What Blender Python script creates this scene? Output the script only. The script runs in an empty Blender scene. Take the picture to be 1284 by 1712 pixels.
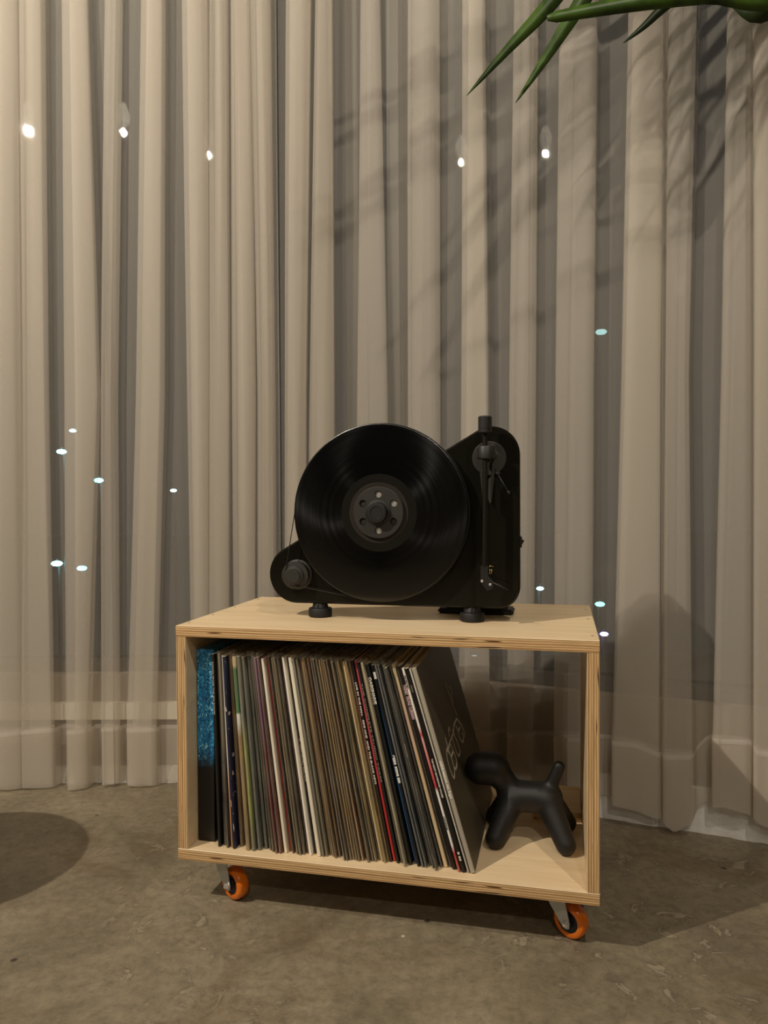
import bpy, bmesh, math, random
from math import sin, cos, pi, radians as RD
from mathutils import Vector as V, Matrix

random.seed(7)
S = bpy.context.scene
COL = S.collection

# ------------------------------------------------------------------ camera
HC = .678
PITCH, ROLL, FPX = .0191, -.0057, 1257.5
cam_d = bpy.data.cameras.new('camera')
cam = bpy.data.objects.new('camera', cam_d)
COL.objects.link(cam)
S.camera = cam
cam_d.sensor_fit = 'VERTICAL'
cam_d.sensor_height = 36
cam_d.lens = FPX / 1712 * 36
cam_d.clip_start = .02
cam_d.clip_end = 300
fw = V((0, cos(PITCH), -sin(PITCH)))
up0 = V((0, sin(PITCH), cos(PITCH)))
rt = V((1, 0, 0)) * cos(ROLL) + up0 * sin(ROLL)
up = -V((1, 0, 0)) * sin(ROLL) + up0 * cos(ROLL)
m3 = Matrix((rt, up, -fw)).transposed()
cam.matrix_world = Matrix.Translation((0, 0, HC)) @ m3.to_4x4()

# ------------------------------------------------------------------ light
S.view_settings.view_transform = 'Standard'
S.view_settings.look = 'None'
S.view_settings.gamma = 1
S.view_settings.use_curve_mapping = False
S.view_settings.exposure = 0.0
S.cycles.transparent_max_bounces = 28
W = bpy.data.worlds.new('night_sky')
S.world = W
W.use_nodes = True
W.node_tree.nodes['Background'].inputs[0].default_value = (.30, .36, .46, 1)
W.node_tree.nodes['Background'].inputs[1].default_value = .045

LAMPS = [  # x, y, z, watts : the small pendant bulbs hanging in the room
    (-1.65, .17, 2.40, 196),
    (-1.215, .15, 2.40, 2.5),
    (-.865, -.09, 2.40, 9),
    (.62, -.05, 2.40, 54),
    (.10, -1.55, 2.40, 52),
]
WARM = (1.0, .90, .765)
for i, (x, y, z, w) in enumerate(LAMPS):
    ld = bpy.data.lights.new('bulb_light', 'POINT')
    ld.energy = w
    ld.color = WARM
    ld.shadow_soft_size = .016
    if i == 4: ld.shadow_soft_size = .03
    lo = bpy.data.objects.new('bulb_light', ld)
    lo.location = (x, y, z)
    COL.objects.link(lo)

# ------------------------------------------------------------------ helpers
def tag(o, label=None, cat=None, group=None, kind=None):
    if label: o['label'] = label
    if cat: o['category'] = cat
    if group: o['group'] = group
    if kind: o['kind'] = kind
    return o

def empty(name, loc=(0, 0, 0), rz=0, label=None, cat=None, group=None):
    o = bpy.data.objects.new(name, None)
    o.empty_display_size = .05
    COL.objects.link(o)
    o.location = loc
    o.rotation_euler = (0, 0, rz)
    return tag(o, label, cat, group)

def obj(name, bm, mats, parent=None, loc=(0, 0, 0), rot=(0, 0, 0), smooth=False, ang=None):
    me = bpy.data.meshes.new(name)
    bm.normal_update()
    bm.to_mesh(me)
    bm.free()
    if not isinstance(mats, (list, tuple)): mats = [mats]
    for m in mats: me.materials.append(m)
    if smooth:
        for p in me.polygons: p.use_smooth = True
        if ang is not None:
            me.set_sharp_from_angle(angle=RD(ang))
    o = bpy.data.objects.new(name, me)
    COL.objects.link(o)
    o.location = loc
    o.rotation_euler = rot
    if parent: o.parent = parent
    return o

def BM(): return bmesh.new()

def box(bm, x0, x1, y0, y1, z0, z1, mi=0):
    v = [bm.verts.new(p) for p in ((x0,y0,z0),(x1,y0,z0),(x1,y1,z0),(x0,y1,z0),(x0,y0,z1),(x1,y0,z1),(x1,y1,z1),(x0,y1,z1))]
    fs = []
    for q in ((3,2,1,0),(4,5,6,7),(0,1,5,4),(1,2,6,5),(2,3,7,6),(3,0,4,7)):
        f = bm.faces.new([v[i] for i in q]); f.material_index = mi; fs.append(f)
    return v

def bevel(bm, w, seg=2):
    bmesh.ops.bevel(bm, geom=bm.edges[:], offset=w, segments=seg, affect='EDGES', clamp_overlap=True)
    return bm

def lathe(bm, prof, axis='Z', n=48, c=(0, 0, 0), mi=0, caps=True):
    """prof: list of (radius, height along axis)"""
    rings = []
    for r, h in prof:
        ring = []
        for k in range(n):
            a = 2 * pi * k / n
            p, q = r * cos(a), r * sin(a)
            if axis == 'Z': co = (p, q, h)
            elif axis == 'Y': co = (p, h, q)
            else: co = (h, p, q)
            ring.append(bm.verts.new((co[0] + c[0], co[1] + c[1], co[2] + c[2])))
        rings.append(ring)
    for a, b in zip(rings, rings[1:]):
        for k in range(n):
            f = bm.faces.new((a[k], a[(k + 1) % n], b[(k + 1) % n], b[k])); f.material_index = mi
    if caps:
        if prof[0][0] > 1e-5: bm.faces.new(rings[0][::-1]).material_index = mi
        if prof[-1][0] > 1e-5: bm.faces.new(rings[-1]).material_index = mi
    bmesh.ops.recalc_face_normals(bm, faces=bm.faces[:])
    return bm

def tube(bm, pts, r, n=10, mi=0, cap=True, closed=False):
    pts = [V(p) for p in pts]
    rs = r if isinstance(r, (list, tuple)) else [r] * len(pts)
    rings = []
    N = len(pts)
    ref = V((0.13, .31, .94))
    for i, p in enumerate(pts):
        if closed: t = pts[(i + 1) % N] - pts[i - 1]
        else: t = pts[min(i + 1, N - 1)] - pts[max(i - 1, 0)]
        t.normalize()
        a = ref - t * ref.dot(t)
        if a.length < 1e-3: a = V((1, 0, 0)) - t * t.x
        a.normalize(); ref = a
        b = t.cross(a)
        rings.append([bm.verts.new(p + (a * cos(2*pi*k/n) + b * sin(2*pi*k/n)) * rs[i]) for k in range(n)])
    prs = list(zip(rings, rings[1:]))
    if closed: prs.append((rings[-1], rings[0]))
    for A, B in prs:
        for k in range(n):
            bm.faces.new((A[k], A[(k+1) % n], B[(k+1) % n], B[k])).material_index = mi
    if cap and not closed:
        bm.faces.new(rings[0][::-1]); bm.faces.new(rings[-1])
    bmesh.ops.recalc_face_normals(bm, faces=bm.faces[:])
    return bm

def prism(bm, poly, y0, y1, mi=0):
    """poly in (x,z); extruded along y"""
    a = [bm.verts.new((x, y0, z)) for x, z in poly]
    b = [bm.verts.new((x, y1, z)) for x, z in poly]
    n = len(poly)
    bm.faces.new(a).material_index = mi
    bm.faces.new(b[::-1]).material_index = mi
    for k in range(n):
        bm.faces.new((a[k], b[k], b[(k+1) % n], a[(k+1) % n])).material_index = mi
    bmesh.ops.recalc_face_normals(bm, faces=bm.faces[:])
    return bm

def srgb(h):
    if isinstance(h, str):
        h = h.lstrip('#'); c = [int(h[i:i+2], 16) / 255 for i in (0, 2, 4)]
    else: c = h
    return tuple((x / 12.92 if x <= .04045 else ((x + .055) / 1.055) ** 2.4) for x in c) + (1,)

# ------------------------------------------------------------------ materials
def mat(name, col=(.5, .5, .5, 1), rough=.5, metal=0, spec=None, coat=0, **kw):
    m = bpy.data.materials.new(name)
    m.use_nodes = True
    b = m.node_tree.nodes['Principled BSDF']
    if isinstance(col, str): col = srgb(col)
    b.inputs['Base Color'].default_value = col
    b.inputs['Roughness'].default_value = rough
    b.inputs['Metallic'].default_value = metal
    if spec is not None: b.inputs['Specular IOR Level'].default_value = spec
    if coat: b.inputs['Coat Weight'].default_value = coat
    for k, v in kw.items(): b.inputs[k.replace('_', ' ')].default_value = v
    return m

def NT(m):
    nt = m.node_tree
    return nt, nt.nodes['Principled BSDF'], (lambda t: nt.nodes.new(t)), nt.links.new

def add_noise_tint(m, scale=8, amt=.15, coord='Object', detail=6, stretch=(1, 1, 1), rough_amt=0, bump=0, bump_scale=None):
    nt, b, N, L = NT(m)
    tc = N('ShaderNodeTexCoord'); mp = N('ShaderNodeMapping'); mp.inputs['Scale'].default_value = stretch
    L(tc.outputs[coord], mp.inputs[0])
    nz = N('ShaderNodeTexNoise'); nz.inputs['Scale'].default_value = scale; nz.inputs['Detail'].default_value = detail
    L(mp.outputs[0], nz.inputs['Vector'])
    c = b.inputs['Base Color'].default_value[:]
    mx = N('ShaderNodeMix'); mx.data_type = 'RGBA'
    mx.inputs['A'].default_value = tuple(x * (1 - amt) for x in c[:3]) + (1,)
    mx.inputs['B'].default_value = tuple(min(1, x * (1 + amt)) for x in c[:3]) + (1,)
    L(nz.outputs['Fac'], mx.inputs['Factor'])
    L(mx.outputs['Result'], b.inputs['Base Color'])
    if rough_amt:
        mr = N('ShaderNodeMapRange'); r = b.inputs['Roughness'].default_value
        mr.inputs['To Min'].default_value = max(0, r - rough_amt); mr.inputs['To Max'].default_value = min(1, r + rough_amt)
        L(nz.outputs['Fac'], mr.inputs[0]); L(mr.outputs[0], b.inputs['Roughness'])
    if bump:
        n2 = N('ShaderNodeTexNoise'); n2.inputs['Scale'].default_value = bump_scale or scale * 8; n2.inputs['Detail'].default_value = 5
        L(mp.outputs[0], n2.inputs['Vector'])
        bp = N('ShaderNodeBump'); bp.inputs['Strength'].default_value = bump; bp.inputs['Distance'].default_value = .002
        L(n2.outputs['Fac'], bp.inputs['Height']); L(bp.outputs[0], b.inputs['Normal'])
    return m

def ramp(nt, stops, interp='LINEAR'):
    r = nt.nodes.new('ShaderNodeValToRGB')
    r.color_ramp.interpolation = interp
    e = r.color_ramp.elements
    e[0].position, e[0].color = stops[0][0], stops[0][1]
    e[1].position, e[1].color = stops[-1][0], stops[-1][1]
    for p, c in stops[1:-1]:
        x = e.new(p); x.color = c
    return r

def floor_material():
    m = mat('polished_concrete', '#8b7d66', .4)
    nt, b, N, L = NT(m)
    tc = N('ShaderNodeTexCoord')
    def noise(sc, det=6, rough=.55, dist=0, off=0):
        n = N('ShaderNodeTexNoise'); n.inputs['Scale'].default_value = sc; n.inputs['Detail'].default_value = det
        n.inputs['Roughness'].default_value = rough; n.inputs['Distortion'].default_value = dist
        v = N('ShaderNodeVectorMath'); v.inputs[1].default_value = (off, off * .7, 0)
        L(tc.outputs['Object'], v.inputs[0]); L(v.outputs[0], n.inputs['Vector']); return n.outputs['Fac']
    def rmp(src, stops, interp='LINEAR'):
        r = ramp(nt, stops, interp); L(src, r.inputs[0]); return r.outputs[0]
    def mul(a, c, fac=1.0):
        x = N('ShaderNodeMix'); x.data_type = 'RGBA'; x.blend_type = 'MULTIPLY'; x.inputs['Factor'].default_value = fac
        L(a, x.inputs['A']); L(c, x.inputs['B']); return x.outputs['Result']
    def over(a, hexc, fac, amt=1.0):
        f = N('ShaderNodeMath'); f.operation = 'MULTIPLY'; f.inputs[1].default_value = amt; L(fac, f.inputs[0])
        x = N('ShaderNodeMix'); x.data_type = 'RGBA'; x.inputs['B'].default_value = srgb(hexc)
        L(f.outputs[0], x.inputs['Factor']); L(a, x.inputs['A']); return x.outputs['Result']
    def mathn(op, a, c):
        f = N('ShaderNodeMath'); f.operation = op
        for i, q in enumerate((a, c)):
            if isinstance(q, (int, float)): f.inputs[i].default_value = q
            else: L(q, f.inputs[i])
        return f.outputs[0]
    g = lambda v: (v, v, v, 1)
    big = noise(1.5, 4, .5, .6)
    col = rmp(big, [(.30, srgb('#6c6250')), (.45, srgb('#7f745f')), (.6, srgb('#8a7f69')), (.75, srgb('#93876f'))])
    mott = noise(6, 10, .68, 1.0)
    col = mul(col, rmp(mott, [(.33, g(.74)), (.47, g(.97)), (.56, g(1.08)), (.70, g(1.32))]), .9)
    fine = noise(55, 10, .75, .3)
    col = mul(col, rmp(fine, [(.32, g(.66)), (.5, g(1.0)), (.66, g(1.26))]), .9)
    # peeled skin: irregular pale flakes with dark rims, only in some zones
    zone = rmp(noise(1.9, 3, .5, .4, 3.3), [(.47, g(0)), (.60, g(1))])
    fl = noise(21, 13, .72, .7, 7.1)
    flake = mathn('MULTIPLY', rmp(fl, [(.575, g(0)), (.60, g(1))]), zone)
    rim = mathn('MULTIPLY', rmp(fl, [(.548, g(0)), (.562, g(1)), (.572, g(1)), (.585, g(0))]), zone)
    col = over(col, '#4c4334', rim, .38)
    col = over(col, '#a99c84', flake, .55)
    # brown seep stains
    col = over(col, '#5e4a30', rmp(noise(2.2, 8, .6, 1.8, 1.7), [(.55, g(0)), (.64, g(1))]), .38)
    # thin dark scratches and chatter
    scr = noise(26, 12, .8, 3.0, 5.5)
    col = over(col, '#463d2e', rmp(scr, [(.485, g(0)), (.497, g(1)), (.503, g(1)), (.515, g(0))]), .28)
    # small pits and stray white chips
    vo = N('ShaderNodeTexVoronoi'); vo.inputs['Scale'].default_value = 13; L(tc.outputs['Object'], vo.inputs['Vector'])
    wob = mathn('ADD', vo.outputs['Distance'], mathn('MULTIPLY', mathn('SUBTRACT', fine, .5), .10))
    sepc = N('ShaderNodeSeparateXYZ'); L(vo.outputs['Color'], sepc.inputs[0])
    pit = mathn('MULTIPLY', rmp(wob, [(.05, g(1)), (.075, g(0))]), rmp(sepc.outputs[0], [(.70, g(0)), (.71, g(1))]))
    chip = mathn('MULTIPLY', rmp(wob, [(.06, g(1)), (.075, g(0))]), rmp(sepc.outputs[1], [(.93, g(0)), (.935, g(1))]))
    col = over(col, '#2f281e', pit, .85)
    col = over(col, '#cfc5b2', chip, .9)
    L(col, b.inputs['Base Color'])
    rr = N('ShaderNodeMapRange'); rr.inputs['To Min'].default_value = .30; rr.inputs['To Max'].default_value = .62
    L(mott, rr.inputs[0]); L(rr.outputs[0], b.inputs['Roughness'])
    hgt = mathn('ADD', mathn('MULTIPLY', flake, .5), mathn('ADD', mathn('MULTIPLY', fine, .55), mathn('ADD', mathn('MULTIPLY', mott, .8), mathn('MULTIPLY', pit, -1.0))))
    bp = N('ShaderNodeBump'); bp.inputs['Strength'].default_value = .55; bp.inputs['Distance'].default_value = .0035
    L(hgt, bp.inputs['Height']); L(bp.outputs[0], b.inputs['Normal'])
    return m

def sheer_material(name, opac, col=(.80, .735, .635, 1), trl=.42):
    m = bpy.data.materials.new(name); m.use_nodes = True
    nt = m.node_tree; nt.nodes.clear()
    N = nt.nodes.new; L = nt.links.new
    out = N('ShaderNodeOutputMaterial')
    tr = N('ShaderNodeBsdfTransparent')
    di = N('ShaderNodeBsdfDiffuse'); di.inputs['Color'].default_value = col
    tl = N('ShaderNodeBsdfTranslucent'); tl.inputs['Color'].default_value = col
    a = N('ShaderNodeMixShader'); a.inputs[0].default_value = trl
    L(di.outputs[0], a.inputs[1]); L(tl.outputs[0], a.inputs[2])
    mix = N('ShaderNodeMixShader')
    # fine slub weave varies the coverage a little
    tc = N('ShaderNodeTexCoord'); mp = N('ShaderNodeMapping'); mp.inputs['Scale'].default_value = (25, 25, 1200)
    L(tc.outputs['Object'], mp.inputs[0])
    nz = N('ShaderNodeTexNoise'); nz.inputs['Scale'].default_value = 1; nz.inputs['Detail'].default_value = 3
    L(mp.outputs[0], nz.inputs['Vector'])
    mr = N('ShaderNodeMapRange'); mr.inputs['From Min'].default_value = .3; mr.inputs['From Max'].default_value = .7
    mr.inputs['To Min'].default_value = opac - .005; mr.inputs['To Max'].default_value = opac + .005
    L(nz.outputs['Fac'], mr.inputs[0])
    L(mr.outputs[0], mix.inputs[0])
    L(tr.outputs[0], mix.inputs[1]); L(a.outputs[0], mix.inputs[2])
    L(mix.outputs[0], out.inputs[0])
    return m

def glass_material():
    m = bpy.data.materials.new('window_glass'); m.use_nodes = True
    nt = m.node_tree; nt.nodes.clear(); N = nt.nodes.new; L = nt.links.new
    out = N('ShaderNodeOutputMaterial'); tr = N('ShaderNodeBsdfTransparent'); tr.inputs[0].default_value = (.86, .89, .88, 1)
    gl = N('ShaderNodeBsdfGlossy'); gl.inputs['Roughness'].default_value = .02
    fr = N('ShaderNodeFresnel'); fr.inputs[0].default_value = 1.52
    mx = N('ShaderNodeMixShader'); L(fr.outputs[0], mx.inputs[0]); L(tr.outputs[0], mx.inputs[1]); L(gl.outputs[0], mx.inputs[2])
    L(mx.outputs[0], out.inputs[0])
    return m

def emis(name, col, s):
    m = bpy.data.materials.new(name); m.use_nodes = True
    nt = m.node_tree; nt.nodes.clear()
    out = nt.nodes.new('ShaderNodeOutputMaterial'); e = nt.nodes.new('ShaderNodeEmission')
    e.inputs[0].default_value = col; e.inputs[1].default_value = s
    nt.links.new(e.outputs[0], out.inputs[0])
    return m

def ply_face():
    m = mat('birch_veneer', '#dcc094', .42)
    nt, b, N, L = NT(m)
    tc = N('ShaderNodeTexCoord'); mp = N('ShaderNodeMapping'); mp.inputs['Scale'].default_value = (1.2, 9, 9)
    L(tc.outputs['Object'], mp.inputs[0])
    nz = N('ShaderNodeTexNoise'); nz.inputs['Scale'].default_value = 3; nz.inputs['Detail'].default_value = 8; nz.inputs['Distortion'].default_value = .6
    L(mp.outputs[0], nz.inputs['Vector'])
    r = ramp(nt, [(.3, srgb('#dcc29a')), (.5, srgb('#e6cca4')), (.7, srgb('#ecd6b0'))])
    L(nz.outputs['Fac'], r.inputs[0])
    mp2 = N('ShaderNodeMapping'); mp2.inputs['Scale'].default_value = (4, 120, 120); L(tc.outputs['Object'], mp2.inputs[0])
    n2 = N('ShaderNodeTexNoise'); n2.inputs['Scale'].default_value = 3; n2.inputs['Detail'].default_value = 3; L(mp2.outputs[0], n2.inputs['Vector'])
    r2 = ramp(nt, [(.35, (.94, .93, .91, 1)), (.6, (1, 1, 1, 1))]); L(n2.outputs['Fac'], r2.inputs[0])
    mu = N('ShaderNodeMix'); mu.data_type = 'RGBA'; mu.blend_type = 'MULTIPLY'; mu.inputs['Factor'].default_value = 1
    L(r.outputs[0], mu.inputs['A']); L(r2.outputs[0], mu.inputs['B'])
    L(mu.outputs['Result'], b.inputs['Base Color'])
    return m

def ply_edge(axis, length_axis):
    """laminations: thin plies stacked along the panel's thickness axis (object coordinates, panel centred)"""
    m = mat('plywood_edge_' + axis, '#b08a58', .6)
    nt, b, N, L = NT(m)
    tc = N('ShaderNodeTexCoord'); sep = N('ShaderNodeSeparateXYZ'); L(tc.outputs['Object'], sep.inputs[0])
    # slight waviness of the plies
    mpw = N('ShaderNodeMapping'); sc = [14, 14, 14]; sc['XYZ'.index(axis)] = 60; mpw.inputs['Scale'].default_value = sc
    L(tc.outputs['Object'], mpw.inputs[0])
    nw = N('ShaderNodeTexNoise'); nw.inputs['Scale'].default_value = 1; nw.inputs['Detail'].default_value = 2; L(mpw.outputs[0], nw.inputs['Vector'])
    wv = N('ShaderNodeMath'); wv.operation = 'MULTIPLY_ADD'; wv.inputs[1].default_value = .0011; L(nw.outputs['Fac'], wv.inputs[0]); L(sep.outputs[axis], wv.inputs[2])
    mr = N('ShaderNodeMapRange'); mr.inputs['From Min'].default_value = -.0085; mr.inputs['From Max'].default_value = .0098
    L(wv.outputs[0], mr.inputs[0])
    lt, md, dk, gl = srgb('#e8ca9a'), srgb('#cba06a'), srgb('#b78954'), srgb('#93683e')
    plies = [(0, lt), (.06, gl), (.075, dk), (.17, gl), (.185, lt), (.26, gl), (.275, md), (.37, gl), (.385, lt), (.46, gl),
             (.475, dk), (.57, gl), (.585, lt), (.67, gl), (.685, md), (.78, gl), (.795, lt), (.88, gl), (.895, dk), (.95, lt), (1, lt)]
    r = ramp(nt, plies, 'CONSTANT'); L(mr.outputs[0], r.inputs[0])
    mp = N('ShaderNodeMapping'); sc = [160, 160, 160]; sc['XYZ'.index(axis)] = 700; sc['XYZ'.index(length_axis)] = 16
    mp.inputs['Scale'].default_value = sc; L(tc.outputs['Object'], mp.inputs[0])
    nz = N('ShaderNodeTexNoise'); nz.inputs['Scale'].default_value = 1; nz.inputs['Detail'].default_value = 4; L(mp.outputs[0], nz.inputs['Vector'])
    r2 = ramp(nt, [(.3, (.62, .58, .52, 1)), (.5, (.95, .94, .92, 1)), (.7, (1.12, 1.12, 1.1, 1))]); L(nz.outputs['Fac'], r2.inputs[0])
    mu = N('ShaderNodeMix'); mu.data_type = 'RGBA'; mu.blend_type = 'MULTIPLY'; mu.inputs['Factor'].default_value = .8
    L(r.outputs[0], mu.inputs['A']); L(r2.outputs[0], mu.inputs['B'])
    # the odd dark knot void
    mpv = N('ShaderNodeMapping'); sc = [30, 30, 30]; sc['XYZ'.index(axis)] = 180; sc['XYZ'.index(length_axis)] = 12
    mpv.inputs['Scale'].default_value = sc; L(tc.outputs['Object'], mpv.inputs[0])
    nv = N('ShaderNodeTexNoise'); nv.inputs['Scale'].default_value = 1; nv.inputs['Detail'].default_value = 1; L(mpv.outputs[0], nv.inputs['Vector'])
    rv = ramp(nt, [(.72, (0, 0, 0, 1)), (.76, (1, 1, 1, 1))]); L(nv.outputs['Fac'], rv.inputs[0])
    m2 = N('ShaderNodeMix'); m2.data_type = 'RGBA'; m2.inputs['B'].default_value = srgb('#4a3018')
    L(rv.outputs[0], m2.inputs['Factor']); L(mu.outputs['Result'], m2.inputs['A'])
    L(m2.outputs['Result'], b.inputs['Base Color'])
    return m

M_floor = floor_material()
M_wall = add_noise_tint(mat('painted_plaster', '#968b7a', .85), 5, .10, bump=.3)
M_room = add_noise_tint(mat('room_plaster', '#353029', .9), 3, .06)
M_kerb = add_noise_tint(mat('white_rough_plaster', '#f0eadf', .9), 30, .3, bump=.8, bump_scale=70)
M_ledge = add_noise_tint(mat('pale_ledge_paint', '#cfc6b4', .7), 9, .08)
M_frame = mat('dark_window_frame', '#4c4a45', .5, .3)
M_sheer = sheer_material('sheer_voile', .31)
M_hem = sheer_material('sheer_hem_layer', .44)
M_seam = sheer_material('hem_stitching', .30, (.85, .8, .74, 1), .2)
M_glass = glass_material()
M_ply = ply_face()
M_eX = ply_edge('X', 'Z'); M_eZ = ply_edge('Z', 'X')
M_zinc = add_noise_tint(mat('zinc_plate', '#c9cac6', .45, .45), 40, .1, rough_amt=.08)
M_orange = add_noise_tint(mat('orange_polyurethane', '#f07a10', .28, 0, coat=.3), 20, .06)
M_wcore = mat('black_wheel_core', '#15161c', .4)
M_gloss = mat('piano_black_lacquer', '#15140f', .12, 0, coat=.4, Coat_Roughness=.03)
M_black = add_noise_tint(mat('matt_black_plastic', '#1b1a18', .5), 60, .15)
M_metalblk = mat('black_anodised_metal', '#26251f', .38, .5)
M_grey = add_noise_tint(mat('dark_grey_satin', '#3a3935', .45, .3), 50, .12)
M_rubber = mat('black_rubber', '#100f0e', .6)
M_chrome = mat('bright_screw', '#f0eee8', .38, .8)
M_brass = mat('brass_pin', '#c9a86a', .3, 1)
M_dog = add_noise_tint(mat('matt_black_polyethylene', '#131211', .54), 300, .1, bump=.05, bump_scale=900)
M_pot = add_noise_tint(mat('terracotta_pot_clay', '#8b5a3e', .8), 12, .15)
M_soil = add_noise_tint(mat('potting_soil', '#2b2018', .95), 40, .4, bump=.8)

# ------------------------------------------------------------------ layout frames
T_ROT = .228
C0 = V((-.3464, 1.2414, 0)); EX = V((cos(T_ROT), -sin(T_ROT), 0)); NY = V((sin(T_ROT), cos(T_ROT), 0))
CW, CD, CH, ZB, ZT, TH = .6765, .3686, .390, .0782, .4682, .018
def loc(x, y, z=0): return C0 + EX * x + NY * y + V((0, 0, z))
def put(name, x, y, z, label=None, cat=None, group=None): return empty(name, loc(x, y, z), -T_ROT, label, cat, group)

# window walls: left one along X at y=1.80, right one turning 23 degrees towards the room
COR = V((-.0279, 1.80, 0)); ER = V((.918, -.397, 0)).normalized(); NR = V((.397, .918, 0)).normalized()
def wallpt(s, w, z):
    """s along the two walls from their corner, w distance into the room"""
    k = max(0, min(1, (s + .07) / .14)); k = k * k * (3 - 2 * k)
    n = (V((0, 1, 0)) * (1 - k) + NR * k).normalized()
    # rounded passage of the curtain round the corner
    base = COR + (V((1, 0, 0)) * s if s < 0 else ER * s)
    bend = .008 * math.exp(-(s / .06) ** 2)
    return base - n * (w + bend) + V((0, 0, z))

# ------------------------------------------------------------------ setting
bm = BM(); box(bm, -3.2, 3.4, -4.2, 3.2, -.05, 0); fl = obj('floor', bm, M_floor); fl['kind'] = 'structure'
bm = BM(); box(bm, -3.2, 3.4, -4.2, 3.2, 2.9, 2.95); o = obj('ceiling', bm, M_room); o['kind'] = 'structure'
bm = BM(); box(bm, -3.25, -3.2, -4.2, 2.3, 0, 2.9); o = obj('wall_left', bm, M_room); o['kind'] = 'structure'
bm = BM(); box(bm, 3.4, 3.45, -4.2, 3.2, 0, 2.9); o = obj('wall_right', bm, M_room); o['kind'] = 'structure'
bm = BM(); box(bm, -3.2, 3.4, -4.25, -4.2, 0, 2.9); o = obj('wall_back', bm, M_room); o['kind'] = 'structure'

def wall_run(a, b, w0, w1, z0, z1, bm):
    """prism following one wall between s=a..b, from w0 (room side, can be <0 = outside) to w1"""
    n = 1 if (a < 0) else 1
    def P(s, w, z):
        d = V((1, 0, 0)) if b <= 0 else ER
        nn = V((0, 1, 0)) if b <= 0 else NR
        return COR + d * s - nn * w + V((0, 0, z))
    v = [bm.verts.new(P(*q)) for q in ((a,w1,z0),(b,w1,z0),(b,w0,z0),(a,w0,z0),(a,w1,z1),(b,w1,z1),(b,w0,z1),(a,w0,z1))]
    for q in ((3,2,1,0),(4,5,6,7),(0,1,5,4),(1,2,6,5),(2,3,7,6),(3,0,4,7)): bm.faces.new([v[i] for i in q])

for nm, a, b in (('wall_front_left', -3.2, 0), ('wall_front_right', 0, 3.4)):
    bm = BM(); wall_run(a, b, -.14, 0, 0, .257, bm); wall_run(a, b, -.14, 0, 2.62, 2.9, bm)
    o = obj(nm, bm, M_wall); o['kind'] = 'structure'
for nm, a, b in (('baseboard_left', -3.2, -.01), ('baseboard_right', .0, 3.4)):
    bm = BM()
    # low rough plaster kerb, its lower edge broken
    n = 240
    P = (lambda s, w, z: COR + (V((1,0,0)) * s - V((0,1,0)) * w if b <= 0 else ER * s - NR * w) + V((0,0,z)))
    rows = []
    for i in range(n + 1):
        s = a + (b - a) * i / n
        j = random.uniform(0, .006)
        rows.append([bm.verts.new(P(s, .012 + j, 0.0)), bm.verts.new(P(s, .011 + j * .6, .012 + j)), bm.verts.new(P(s, .006, .085 if b > 0 else .034)), bm.verts.new(P(s, 0, .09 if b > 0 else .037))])
    for A, B in zip(rows, rows[1:]):
        for k in range(3): bm.faces.new((A[k], B[k], B[k+1], A[k+1]))
    o = obj(nm, bm, M_kerb, smooth=True, ang=40); o['kind'] = 'structure'
for nm, a, b in (('trim_1', -3.2, -.02),):
    bm = BM(); wall_run(a, b, 0, .018, .153, .192, bm); o = obj(nm, bm, M_ledge); o['kind'] = 'structure'

for nm, a, b in (('window_1', -3.1, -.03), ('window_2', .03, 3.3)):
    root = empty(nm, COR, 0); root['kind'] = 'structure'
    bm = BM(); wall_run(a, b, -.062, -.056, .27, 2.6, bm)
    g = obj('pane', bm, M_glass, root, loc=-COR)
    bm = BM()
    for (p, q, z0, z1) in ((a, b, .257, .285), (a, b, 2.585, 2.62)):
        wall_run(p, q, -.09, -.03, z0, z1, bm)
    for s in ((-3.1, -1.55, -.06) if b < 0 else (.03, 1.6, 3.27)):
        if b < 0: wall_run(s, s + .03, -.09, -.03, .285, 2.585, bm)
        else: wall_run(s, s + .03, -.09, -.03, .285, 2.585, bm)
    obj('window_frame', bm, M_frame, root, loc=-COR)

# ------------------------------------------------------------------ curtains
PLEATS = [  # left/right edge along the wall at z 1.82, .92 and .1
(-0.875,-0.8022,-0.8892,-0.8115,-0.9022,-0.8181),
(-0.8008,-0.7472,-0.8115,-0.7504,-0.8223,-0.7453),
(-0.7033,-0.6469,-0.7046,-0.6269,-0.7117,-0.6641),
(-0.6085,-0.5727,-0.6269,-0.595,-0.6389,-0.5997),
(-0.5219,-0.4697,-0.5478,-0.4785,-0.5787,-0.5073),
(-0.4244,-0.3721,-0.4243,-0.373,-0.4233,-0.3813),
(-0.3625,-0.3213,-0.373,-0.323,-0.3813,-0.3351),
(-0.3172,-0.2705,-0.3203,-0.2648,-0.3211,-0.2721),
(-0.2677,-0.2238,-0.262,-0.2204,-0.2693,-0.2231),
(-0.188,-0.1331,-0.1982,-0.151,-0.2077,-0.1573),
(-0.1207,-0.085,-0.1413,-0.0844,-0.1573,-0.0872),
(-0.0108,0.0459,-0.0289,0.0626,-0.0424,0.0682),
(0.1233,0.1855,0.1142,0.183,0.1054,0.1822),
(0.2473,0.2968,0.2386,0.3048,0.2314,0.3078),
(0.3606,0.4061,0.3469,0.3996,0.3371,0.3918),
(0.4568,0.5311,0.4473,0.5226,0.4413,0.5188),
(0.5947,0.6585,0.5779,0.6529,0.557,0.6538),
(0.6651,0.7233,0.6596,0.7067,0.6549,0.7157),
(0.7716,0.8105,0.7601,0.815,0.7448,0.8172),
(0.8115,0.8644,0.816,0.8722,0.8182,0.8799)]
rp = random.Random(3)
s = -.93
left_ext = []
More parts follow.
